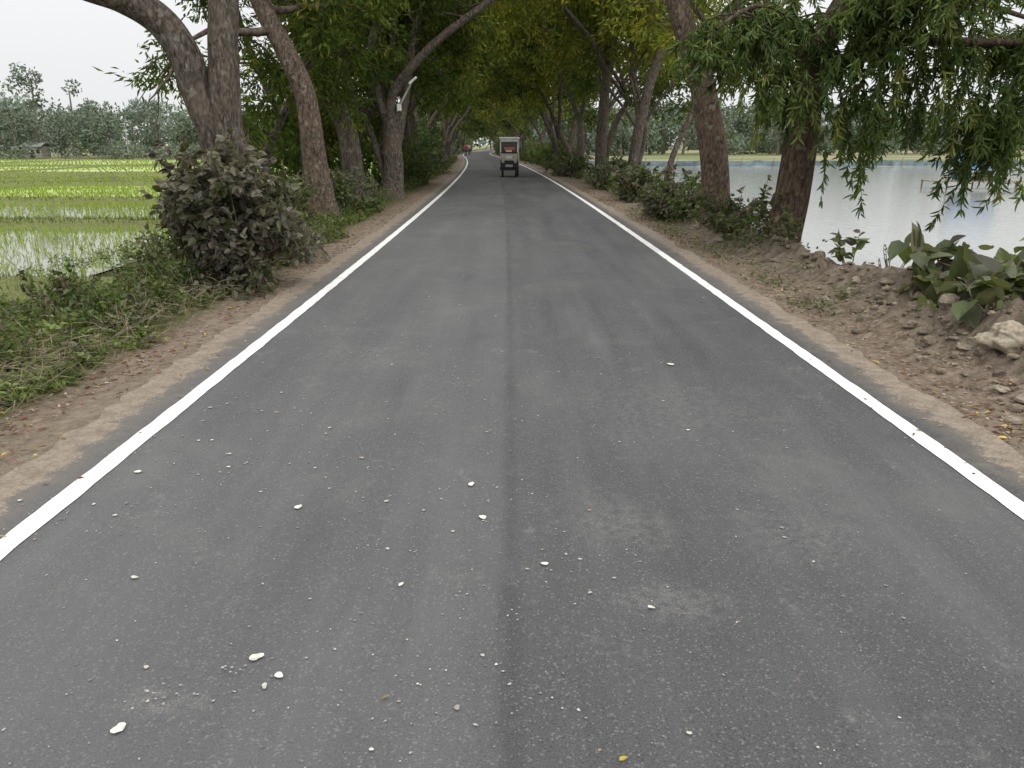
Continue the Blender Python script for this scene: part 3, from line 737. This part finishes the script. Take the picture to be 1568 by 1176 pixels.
# drooping tree over the pond
rng = np.random.default_rng(112); mb = MB()
pa, ra = stem(mb, [(4.08, 12, -.25), (4.16, 12, .3), (4.25, 12, .9), (4.3, 12, 1.8), (4.36, 12, 2.7), (4.68, 12, 3.4), (5.1, 11.9, 4.2)], .265, .11, True, .07, 24, 7.5, rng, (.85, .75, .65))
limbs = []
def limb(pts, r0, r1=.02):
    p_ = spline(pts, .12); tube(mb, p_, np.linspace(r0, r1, len(p_)), 10, 0, (.75, .68, .6), .08, rng); limbs.append(p_); return p_
limb([(4.33, 12, 2.5), (4.7, 11.7, 2.75), (5.3, 11.4, 2.95), (6.2, 11.2, 2.9), (7.2, 11, 2.85), (8.2, 10.8, 2.7)], .10)
limb([(4.5, 12, 3.1), (5.2, 11.2, 3.5), (6.0, 10.3, 3.6), (6.8, 9.6, 3.4), (7.5, 9, 3.2)], .09)
limb([(4.33, 12, 2.9), (3.9, 11.6, 3.25), (3.3, 11.2, 3.35), (2.9, 10.9, 3.2), (2.6, 10.7, 3.0)], .05)
limb([(4.3, 12, 2.75), (3.9, 12.2, 3.0), (3.5, 12.5, 3.1), (3.1, 12.6, 2.95)], .045)
limb([(4.9, 11.9, 3.8), (5.6, 12.4, 3.9), (6.6, 12.8, 3.8), (7.8, 13, 3.5), (8.8, 13.2, 3.3)], .08)
limb([(4.6, 12, 3.3), (4.8, 11, 3.6), (4.9, 10.2, 3.6), (5.0, 9.4, 3.4)], .07)
limb([(5.0, 11.9, 4.1), (6.4, 11.5, 4.4), (7.8, 11.1, 4.3), (9.0, 10.8, 3.9)], .08)
strands = []
for li, p_ in enumerate(limbs):
    nt = [22, 20, 14, 10, 16, 13, 13][li]
    for q in range(nt):
        j = rng.integers(int(len(p_)*.15), len(p_)); d = rng.normal(size=3)*[1, 1, .45]+[0, 0, .1]
        tp = walk(p_[j], d, rng.uniform(.35, .95), 5, .18, -.10, rng)
        tube(mb, tp, np.linspace(.013, .005, 6), 4, 0, (.7, .7, .6), 0, rng)
        for k in range(1, 6):
            for _ in range(2): strands.append((tp[k], rng.normal(size=3)*[.7, .7, .25]+[0, 0, -.25], rng.uniform(.22, .6)))
for cx_, cy_, z0, ln, nn in ((4.75, 11.3, 2.1, .95, 22), (4.95, 10.9, 2.3, 1.0, 18), (6.1, 10.7, 2.2, 1.2, 26), (6.35, 10.6, 2.05, 1.2, 34), (6.9, 10.8, 2.2, .9, 20), (5.5, 11.1, 2.4, .75, 16), (3.4, 11.2, 2.75, .8, 24), (3.75, 11.4, 2.6, .95, 24), (2.9, 11, 2.8, .45, 8), (7.6, 11, 2.4, 1.0, 16), (4.2, 11.0, 2.5, .6, 12), (5.75, 10.6, 2.5, .9, 14), (6.3, 9.6, 2.6, .6, 16)):
    for _ in range(nn):
        strands.append((np.array([cx_, cy_, z0])+rng.normal(size=3)*[.18, .2, .24], np.array([rng.normal()*.25, rng.normal()*.25, -1.]), ln*rng.uniform(.35, 1)))
P_, D_, C_ = [], [], []
for p0, d, ln in strands:
    w_ = walk(p0, d, ln, 6, .14, -.16, rng)
    tube(mb, w_, np.linspace(.004, .002, 7), 3, 0, (.6, .8, .4), 0, rng)
    k = int(13+ln*36); t = rng.uniform(0.05, 1, k)*6; j = t.astype(int).clip(0, 5)
    P_.append(w_[j]+(w_[j+1]-w_[j])*(t-j)[:, None])
    dd = norm(w_[j+1]-w_[j]); D_.append(dd*.7+rng.normal(size=(k, 3))*.6+[0, 0, -.4])
    base_c = tints(1, [(.065, .100, .026), (.10, .145, .036), (.145, .195, .05), (.21, .225, .06)], [3, 3, 2, .7], .15, rng)
    C_.append(base_c*rng.uniform(.7, 1.4, (k, 1)))
P_ = np.concatenate(P_); D_ = np.concatenate(D_); C_ = np.concatenate(C_); n = len(P_)
leaves(mb, P_, D_, rng.uniform(.10, .175, n), rng.uniform(.020, .034, n), C_, 3, HX, 0, rng)
branch_out(mb, pa, ra, 9, 2.4, spec(K=16), rng, .55, None, 6, 12, 3.8)
mb.build('drooping_tree', [M_BARK, M_CANOPY, M_TWIG, M_LEAF])

def gen_tree(name, x, y, seed, road=1, H=11, zlow=3., K=20, dens=1., cols=GREENS, w=GW, fork=None, lean=0, pts=None, r0=.28, arch=.9):
    rng = np.random.default_rng(seed); mb = MB(); g = float(G(x, y))-.1
    zf = fork or rng.uniform(1.8, 4); L = .16+.0026*y; W = L*(.32+.002*min(y, 80))
    sd = 12 if y < 60 else 8
    if pts is None:
        top = np.array([x+lean+rng.normal()*.25, y+rng.normal()*.3, zf])
        pts = [(x, y, g), (x+lean*.3+rng.normal()*.08, y, zf*.5), top]
    top = np.array(pts[-1], float)
    stem(mb, pts, r0*rng.uniform(.9, 1.1), r0*.72, True, .2, sd, rng=rng)
    ns = rng.integers(2, 4)
    for i in range(ns):
        side = road*rng.uniform(.45, 1.)*arch if i == 0 else rng.normal()*.45
        d = norm(np.array([side, rng.normal()*.3, 1.]))
        q = [top-np.array([0, 0, .35]), top+d*1.2, top+d*2.8+np.array([road*.25*(i == 0), 0, .1])]
        pa, ra = stem(mb, q, r0*.52, .05, False, .3, sd-2, H*rng.uniform(.85, 1.1), rng)
        branch_out(mb, pa, ra, int(8*dens), 3.3, spec(K=K, L=L, W=W, sig=.75, cols=cols, w=w, sub=4), rng, .12, [road*.6, 0, 0], 5 if y < 60 else 4, y, zlow)
    return finish(mb, name)

gen_tree('roadside_tree', 4.65, 32, 201, -1, 10, 3.8, 20, .9, YEL, YW, pts=[(4.65, 32, -.2), (4.85, 32, 1.0), (5.0, 32, 2.1), (5.45, 32, 4.2), (6.0, 32, 5.8)], r0=.23)
gen_tree('roadside_tree', 3.95, 36, 202, -1, 12, 4.0, 22, 1., YEL, YW, pts=[(3.95, 36, -.2), (4.0, 36, 2.2), (4.15, 36, 4.9)], r0=.27)
gen_tree('roadside_tree', 5.4, 27, 203, -1, 9, 4.2, 18, .7, YEL, YW, pts=[(5.2, 27, -.6), (5.35, 27, 1.0), (6.2, 27, 3.2), (6.8, 27, 4.6)], r0=.11)
gen_tree('roadside_tree', 4.8, 34, 206, 1, 9, 3.6, 18, .8, YEL, YW, pts=[(4.9, 34, -.6), (5.6, 34, 2.0), (4.9, 34, 4.6)], r0=.10)
gen_tree('roadside_tree', 5.6, 38, 207, 1, 10, 3.0, 20, .9, GREENS, GW, r0=.14, lean=.8)
gen_tree('roadside_tree', 5.2, 50, 208, 1, 11, 2.8, 20, .9, YEL, YW, r0=.16, lean=1.)
gen_tree('roadside_tree', 3.5, 42.5, 204, -1, 13, 4.6, 24, 1.1, YEL, YW, r0=.25, lean=.1)
gen_tree('roadside_tree', 4.5, 39.5, 205, -1, 12, 4.2, 22, 1., GREENS, GW, r0=.17, lean=.8)
left = [30, 34.5, 40, 46, 52, 58.5, 66, 74, 83, 92, 102, 113, 125, 138, 152, 168, 186, 206]
right = [45.5, 49, 54, 60, 67, 75, 84, 93, 103, 114, 126, 139, 153, 169, 187, 207]
for i, yv in enumerate(left):
    r = np.random.default_rng(300+i)
    gen_tree('roadside_tree', float(S(yv))-3.8-r.uniform(0, .7), yv+r.uniform(-1, 1), 300+i, 1, r.uniform(11, 14) + (2 if yv > 50 else 0), 2.2 if yv < 60 else 2.6, 26 if yv < 60 else 19, 1.1 if yv < 90 else .9, GREENS if i % 3 else YEL, GW if i % 3 else YW, lean=r.uniform(-.5, .5), r0=.25)
for i, yv in enumerate(right):
    r = np.random.default_rng(400+i)
    gen_tree('roadside_tree', float(S(yv))+3.9+r.uniform(0, .7), yv+r.uniform(-1, 1), 400+i, -1, r.uniform(11, 14) + (2 if yv > 50 else 0), 3.0, 24 if yv < 60 else 18, 1.1 if yv < 90 else .9, YEL if i % 2 else GREENS, YW if i % 2 else GW, lean=r.uniform(-.5, .6), r0=.21)
mb = MB()
for i, yv in enumerate(np.arange(24, 240, 7.5)):
    bush('', (float(S(yv))-6.3, yv, 1.7), (1.3, 4.6, 2.1), 1500, .24+.002*yv, .14+.001*yv, GREENS, [4, 2, .6, .1, 2], 500+i, RH, 12, yv, -.4, 4, mb)
mb.build('undergrowth', [M_TWIG, M_CANOPY])
mb = MB()
for i, yv in enumerate(np.arange(56, 240, 8)):
    bush('', (float(S(yv))+4.6, yv, .6 if yv < 90 else 1.6), (.9, 4.6, .9 if yv < 90 else 2.0), 1000, .24+.002*yv, .14+.001*yv, GREENS+[DUST[0]], [4, 2, 1, .2, 2, 2], 560+i, RH, 10, yv, -.3, 4, mb)
mb.build('undergrowth', [M_TWIG, M_CANOPY])

# ------------------------------------------------------------------ distant tree belts
def far_tree(mb, x, y, h, w, rng, col, dist, leaf, n=800, g=-.5, low=.3):
    pth = spline([(x, y, g), (x+rng.normal()*.3, y, g+h*.35), (x+rng.normal()*.5, y, g+h*.75)], h*.2)
    tube(mb, pth, np.linspace(.26, .12, len(pth)), 6, 0, (1.8, 1.9, 1.9))  # trunk tint made paler and bluer, haze put into the colour
    k = rng.integers(8, 14)
    B = np.stack([x+rng.normal(0, .28*w, k), y+rng.normal(0, .26*w, k), g+h*rng.uniform(low, .9, k)], -1)
    br = rng.uniform(.16, .28, k)*w
    bi = rng.integers(0, k, n); d = norm(rng.normal(size=(n, 3)))
    P = B[bi]+d*(br[bi]*rng.random(n)**.4)[:, None]*[1, 1, .8]
    P[:, 2] = np.maximum(P[:, 2], g)
    c = (col*rng.uniform(.75, 1.25, (k, 3)))[bi]*rng.uniform(.75, 1.25, (n, 1))
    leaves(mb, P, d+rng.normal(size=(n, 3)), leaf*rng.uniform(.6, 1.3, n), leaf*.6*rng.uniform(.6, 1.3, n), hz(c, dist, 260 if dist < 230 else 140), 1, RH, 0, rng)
rng = np.random.default_rng(61)
FG = np.array([.075, .10, .040])
mb = MB()
for i in range(75):
    x = rng.uniform(-185, -12); y = rng.uniform(142, 178)
    far_tree(mb, x, y, rng.uniform(4.5, 10), rng.uniform(6, 10), rng, FG*rng.uniform(.8, 1.3), 170, .7, 800, low=.15)
for x, y, h in ((-88, 150, 17), (-84, 156, 15.5), (-60, 165, 13), (-104, 158, 11), (-52, 150, 12), (-44, 152, 13), (-66, 150, 11)):
    far_tree(mb, x, y, h, 7, rng, np.array([.08, .10, .045]), 180, .6, 900)
for i in range(90):
    x = rng.uniform(-185, -10); far_tree(mb, x, rng.uniform(133, 141), rng.uniform(1.2, 2.8), 6, rng, FG, 160, .5, 200, low=.1)
mb.build('distant_trees', [M_TWIG, M_FARLEAF])
mb = MB()
for i in range(130):
    x = rng.uniform(-330, 330); y = rng.uniform(250, 300)
    far_tree(mb, x, y, rng.uniform(9, 17), rng.uniform(12, 20), rng, FG, 270, 1.7, 520, low=.1)
mb.build('distant_trees', [M_TWIG, M_FARLEAF])
mb = MB()
for i in range(80):
    x = rng.uniform(6, 190) if i > 26 else rng.uniform(4, 60); y = rng.uniform(128, 178)
    far_tree(mb, x, y, rng.uniform(5, 9.5) if i > 26 else rng.uniform(8, 13), rng.uniform(6, 10), rng, FG*rng.uniform(.8, 1.3), 165, .7, 800, low=.15)
mb.build('distant_trees', [M_TWIG, M_FARLEAF])

# ------------------------------------------------------------------ box helper
def box(name, c, s, mat, parent=None, bev=.01, seg=2, rot=None):
    bm = bmesh.new(); bmesh.ops.create_cube(bm, size=1)
    for v_ in bm.verts: v_.co = Vector((v_.co.x*s[0], v_.co.y*s[1], v_.co.z*s[2]))
    if bev: bmesh.ops.bevel(bm, geom=bm.edges[:], offset=bev, segments=seg, affect='EDGES', profile=.6)
    me = bpy.data.meshes.new(name); bm.to_mesh(me); bm.free(); me.materials.append(mat)
    ob = bpy.data.objects.new(name, me); scene.collection.objects.link(ob); ob.location = c
    if rot: ob.rotation_euler = rot
    if parent: ob.parent = parent
    return ob
def cyl(name, a, b_, r, mat, parent=None, sides=12, r2=None):
    m = MB(); tube(m, np.array([a, b_], float), np.array([r, r if r2 is None else r2]), sides)
    o = m.build(name, [mat])
    if parent: o.parent = parent
    return o
def empty(name, loc, rz=0):
    e = bpy.data.objects.new(name, None); e.location = loc; e.rotation_euler = (0, 0, rz); scene.collection.objects.link(e); return e

M_WHITE = plain('white_paint', (.72, .72, .70), .45, .08)
M_BLACK = plain('black_paint', (.018, .018, .02), .4, .2)
M_CREAM = plain('cream_panel', (.42, .43, .33), .5, .1)
M_RUB = plain('rubber', (.02, .02, .02), .85, .2)
M_GLASS = plain('dark_glass', (.03, .035, .04), .1, .1)
M_ORANGE = plain('orange_panel', (.55, .16, .06), .6, .15)
M_RED = plain('red_lamp', (.5, .02, .02), .3, .1)
M_GREYM = plain('grey_metal', (.35, .35, .36), .5, .1)
M_BLUE = plain('blue_tarp', (.035, .16, .36), .6, .35, 2)
M_NET = plain('blue_net', (.15, .21, .235), .8, .45, .9)
M_BAMB = plain('bamboo', (.26, .215, .15), .7, .2)
M_SKIN = plain('skin', (.25, .13, .08), .6, .05)
M_HAIR = plain('hair', (.015, .012, .01), .6, .1)

vx, vy = -.12, 41.3
E = empty('auto_rickshaw', (vx, vy, .008), rad(-1.5))
def P(n, c, s, m, **k): return box(n, c, s, m, E, **k)
P('chassis', (0, .15, .42), (.94, 2.0, .16), M_BLACK, bev=.03)
P('lower_body', (0, -.72, .64), (.90, .34, .50), M_BLACK, bev=.07, seg=3)
P('front_panel', (0, -.90, .98), (.84, .06, .34), M_CREAM, bev=.025)
P('badge_panel', (0, -.938, .98), (.30, .012, .14), M_WHITE, bev=.003)
P('number_plate', (0, -.905, .56), (.36, .02, .11), M_GREYM, bev=.003)
P('dash_strip', (0, -.91, 1.19), (.86, .05, .06), M_BLACK, bev=.012)
P('windscreen', (0, -.885, 1.46), (.80, .02, .48), M_GLASS, bev=.004)
P('sun_strip', (.02, -.902, 1.39), (.52, .012, .13), M_ORANGE, bev=.003)
P('sticker', (-.02, -.902, 1.27), (.30, .012, .07), M_WHITE, bev=.003)
P('visor', (0, -.92, 1.79), (.92, .10, .17), M_WHITE, bev=.04)
for s_ in (-1, 1):
    P('front_pillar', (s_*.43, -.88, 1.42), (.06, .07, .60), M_WHITE, bev=.015)
    P('rear_pillar', (s_*.43, .95, 1.25), (.05, .05, .95), M_WHITE, bev=.012)
    P('side_panel', (s_*.46, .55, .80), (.04, 1.0, .55), M_CREAM, bev=.012)
    P('mid_pillar', (s_*.45, -.05, 1.3), (.04, .05, 1.0), M_WHITE, bev=.01)
    P('head_lamp', (s_*.31, -.925, .76), (.14, .06, .12), M_GREYM, bev=.025)
    P('indicator', (s_*.39, -.925, .88), (.06, .04, .05), M_ORANGE, bev=.012)
    P('mirror', (s_*.55, -.9, 1.35), (.07, .03, .12), M_BLACK, bev=.012)
    cyl('mirror_arm', (s_*.44, -.88, 1.30), (s_*.54, -.89, 1.33), .008, M_BLACK, E, 6)
P('roof', (0, .05, 1.89), (1.0, 2.1, .10), M_WHITE, bev=.045, seg=4)
P('seat', (0, .5, .85), (.82, .5, .12), M_RED, bev=.04)
P('seat_back', (0, .82, 1.1), (.82, .10, .5), M_RED, bev=.04)
P('driver_seat', (0, -.25, .8), (.6, .35, .1), M_BLACK, bev=.03)
P('rear_panel', (0, 1.0, .9), (.86, .04, .6), M_CREAM, bev=.015)
P('bumper', (0, -.95, .36), (.86, .06, .07), M_BLACK, bev=.02)
def wheel(n, x, y, r=.23, w=.10):
    m = MB(); th = np.linspace(0, 2*np.pi, 25)
    prof = [(-w/2, r*.55), (-w/2, r*.9), (-w*.3, r), (w*.3, r), (w/2, r*.9), (w/2, r*.55), (w*.25, r*.5), (w*.25, .02)]
    V = np.array([[[x+a_, y+math.cos(t)*b_, r+math.sin(t)*b_] for a_, b_ in prof] for t in th]); k = len(prof)
    I = np.arange(24)[:, None]*k+np.arange(k-1)[None]
    m.add(V.reshape(-1, 3), np.stack([I, I+1, I+k+1, I+k], -1).reshape(-1, 4), 0, (1, 1, 1), True)
    o = m.build(n, [M_RUB]); o.parent = E
wheel('front_wheel', -.34, -.62); wheel('front_wheel', .34, -.62); wheel('rear_wheel', -.40, .75); wheel('rear_wheel', .40, .75)
for s_ in (-1, 1): P('mudguard', (s_*.36, -.66, .50), (.17, .5, .05), M_BLACK, bev=.02)

# small lamp bracketed to the multi-stem tree
E2 = empty('street_lamp', (0, 0, 0))
pth = spline([(-3.52, 24.9, 2.55), (-3.36, 24.6, 2.75), (-3.12, 24.4, 3.1), (-2.95, 24.2, 3.34)], .06)
m_ = MB(); tube(m_, pth, .03, 8); o_ = m_.build('arm', [M_WHITE]); o_.parent = E2
box('lamp_head', (-2.90, 24.1, 3.38), (.30, .14, .06), M_WHITE, E2, .025, rot=(0, rad(-40), 0))
box('lamp_box', (-3.40, 24.62, 2.66), (.13, .12, .2), M_WHITE, E2, .02)

# fishing hut on the pond
hx, hy = 25.0, 43.
E3 = empty('fishing_hut', (hx, hy, WATER_Z))
for i in range(9): box('deck_slat', (-2.2+i*.6, 0, .42), (.5, 1.9, .05), M_BAMB, E3, .01)
for sx in (-2.4, -1., .4, 1.8, 2.9):
    for sy in (-.8, .8): cyl('stilt', (sx, sy, -.7), (sx, sy, .45), .04, M_BAMB, E3, 8)
for sx in (-1.1, .9):
    for sy in (-.6, .6): cyl('post', (sx, sy, .4), (sx, sy, 1.35), .035, M_BAMB, E3, 8)
m_ = MB(); gx = np.linspace(-1.35, 1.15, 20); gy = np.linspace(-.9, .9, 11); A, B_ = np.meshgrid(gx, gy)
Z_ = 1.82-.8*np.abs(B_)+.18*fbm(A*2+9, B_*2)-.06*np.cos(A*2)
I = np.arange(10)[:, None]*20+np.arange(19)[None]
m_.add(np.stack([A, B_, Z_], -1).reshape(-1, 3), np.stack([I, I+1, I+21, I+20], -1).reshape(-1, 4), 0, (1, 1, 1), True)
o_ = m_.build('tarp_roof', [M_BLUE]); o_.parent = E3
box('tarp_bundle', (-.8, -.05, .78), (.7, .9, .6), M_BLUE, E3, .2, 4)
box('crate', (.5, .2, .65), (.5, .6, .4), M_BAMB, E3, .03)

# low net fence on the far bank of the pond
m_ = MB(); gx = np.arange(4, 96, .5); zz = np.array([-.68, -.4, -.1])
yb = 87.3+.4*fbm(gx*.3, gx*0)
V = np.stack([np.repeat(gx[:, None], 3, 1), np.repeat(yb[:, None], 3, 1)+.1*fbm(gx[:, None]*2, zz[None]*3), zz[None]+.25*fbm(gx*.9, gx*0+7)[:, None]], -1)
I = np.arange(len(gx)-1)[:, None]*3+np.arange(2)[None]
m_.add(V.reshape(-1, 3), np.stack([I, I+3, I+4, I+1], -1).reshape(-1, 4), 0)
for x in gx[::7]: tube(m_, np.array([[x, 87.2, -1.], [x+.05, 87.2, .25]]), .04, 5, 1)
m_.build('net_fence', [M_NET, M_BAMB])

M_WALL = plain('brick_plaster', (.27, .25, .22), .8, .2, 1)  # wall and roof colours greyed to carry distance haze
M_ROOF = plain('tin_roof', (.24, .26, .25), .6, .15, 1)
E4 = empty('farmhouse', (-87.5, 148, -.75))
box('walls', (0, 0, 1.0), (3.4, 3.0, 2.0), M_WALL, E4, .02)
m_ = MB(); m_.add([(-1.95, -1.85, 1.95), (1.95, -1.85, 1.95), (1.95, 0, 2.7), (-1.95, 0, 2.7), (1.95, 1.85, 1.95), (-1.95, 1.85, 1.95)], [[0, 1, 2, 3], [3, 2, 4, 5]])
o_ = m_.build('roof', [M_ROOF]); o_.parent = E4
for x in (-1.1, 1.1): box('window', (x, -1.52, 1.1), (.6, .06, .6), M_GLASS, E4, .01)
box('door', (0, -1.52, .85), (.8, .06, 1.7), M_BLACK, E4, .01)
for x, y in ((-63, 132), (-98, 131), (-30, 134)):
    e_ = empty('utility_pole', (x, y, -.9)); cyl('mast', (0, 0, 0), (0, 0, 6.0), .10, M_GREYM, e_, 8, .06)
    box('cross_arm', (0, 0, 5.7), (1.2, .1, .1), M_GREYM, e_, .01)

# ------------------------------------------------------------------ far pedestrians
def person(loc, shirt, trousers, ang, ph=1):
    e = empty('pedestrian', loc, ang)
    def skin(name, verts, edges, radii, mat):
        me = bpy.data.meshes.new(name); me.from_pydata(verts, edges, []); ob = bpy.data.objects.new(name, me)
        scene.collection.objects.link(ob); ob.modifiers.new('s', 'SKIN'); ob.modifiers.new('u', 'SUBSURF').levels = 1
        for v_, r in zip(me.skin_vertices[0].data, radii): v_.radius = (r if isinstance(r, tuple) else (r, r))
        me.skin_vertices[0].data[0].use_root = True
        me.materials.append(mat); ob.parent = e; return ob
    skin('legs', [(0, 0, .92), (.09, 0, .86), (.10, .10*ph, .48), (.10, -.02*ph+.12, .08), (-.09, 0, .86), (-.10, -.08*ph, .48), (-.10, -.22*ph, .10)],
         [(0, 1), (1, 2), (2, 3), (0, 4), (4, 5), (5, 6)], [.13, .10, .07, .05, .10, .07, .05], trousers)
    skin('torso', [(0, 0, .92), (0, 0, 1.15), (0, 0, 1.38), (.19, 0, 1.38), (.25, .05, 1.12), (-.19, 0, 1.38), (-.25, -.05, 1.12)],
         [(0, 1), (1, 2), (2, 3), (3, 4), (2, 5), (5, 6)], [(.16, .11), (.15, .11), (.15, .11), .06, .048, .06, .048], shirt)
    skin('head', [(0, 0, 1.42), (0, 0, 1.5), (0, .01, 1.6), (0, .01, 1.68)], [(0, 1), (1, 2), (2, 3)], [.05, .05, .085, .07], M_SKIN)
    skin('hair', [(0, .03, 1.64), (0, .02, 1.72)], [(0, 1)], [.088, .07], M_HAIR)
    skin('arm', [(.25, .05, 1.12), (.26, .0, .92), (.26, -.02, .84)], [(0, 1), (1, 2)], [.042, .03, .03], M_SKIN)
    skin('arm', [(-.25, -.05, 1.12), (-.26, -.12, .93), (-.26, -.15, .85)], [(0, 1), (1, 2)], [.042, .03, .03], M_SKIN)
M_SH1 = plain('red_cloth', (.5, .05, .04), .8); M_SH2 = plain('pale_cloth', (.55, .55, .6), .8); M_LUN = plain('dark_cloth', (.06, .07, .12), .8)
person((float(S(108))-1.9, 108, .012), M_SH1, M_LUN, .2)
person((float(S(118))-1.2, 118, .012), M_SH2, M_LUN, -.1, -1)

# ------------------------------------------------------------------ world, sun, camera
w = bpy.data.worlds.new('World'); scene.world = w; w.use_nodes = True
nb = NB(w.node_tree); bg = w.node_tree.nodes['Background']
sky = nb.n.new('ShaderNodeTexSky'); sky.sky_type = 'NISHITA'; sky.sun_disc = False
sky.sun_elevation = rad(58); sky.sun_rotation = rad(150); sky.dust_density = 4; sky.air_density = 1
tc = nb.n.new('ShaderNodeTexCoord'); sp_ = nb.n.new('ShaderNodeSeparateXYZ'); nb.l.new(tc.outputs['Generated'], sp_.inputs[0])
el = nb.rng(sp_.outputs[2], 0., .9)
cl = nb.noise(nb.mapping(tc.outputs['Generated'], (1, 1, 2.5)), 1.6, 4, .5)
over = nb.mix(el, (8.8, 8.9, 9.0), (18.2, 18.2, 18.0))
over = nb.mix(1., over, nb.mix(cl, (.95, .95, .95), (1.05, 1.05, 1.05)), 'MULTIPLY')
nb.l.new(nb.mix(.95, sky.outputs[0], over), bg.inputs['Color']); bg.inputs['Strength'].default_value = .1
sun = bpy.data.lights.new('sun', 'SUN'); sun.energy = 1.4; sun.angle = rad(25); sun.color = (1, .96, .90)
so = bpy.data.objects.new('sun', sun); scene.collection.objects.link(so)
d = Vector((math.sin(rad(150))*math.cos(rad(58)), math.cos(rad(150))*math.cos(rad(58)), math.sin(rad(58))))
so.rotation_euler = d.to_track_quat('Z', 'Y').to_euler()
cam = bpy.data.cameras.new('camera'); cam.sensor_width = 36; cam.lens = 27.05; cam.clip_end = 6000; cam.clip_start = .05
co = bpy.data.objects.new('camera', cam); co.location = (0, 0, 1.6); co.rotation_euler = (rad(90-17.3), 0, 0)
scene.collection.objects.link(co); scene.camera = co
scene.view_settings.view_transform = 'Standard'; scene.view_settings.look = 'None'; scene.view_settings.exposure = 0
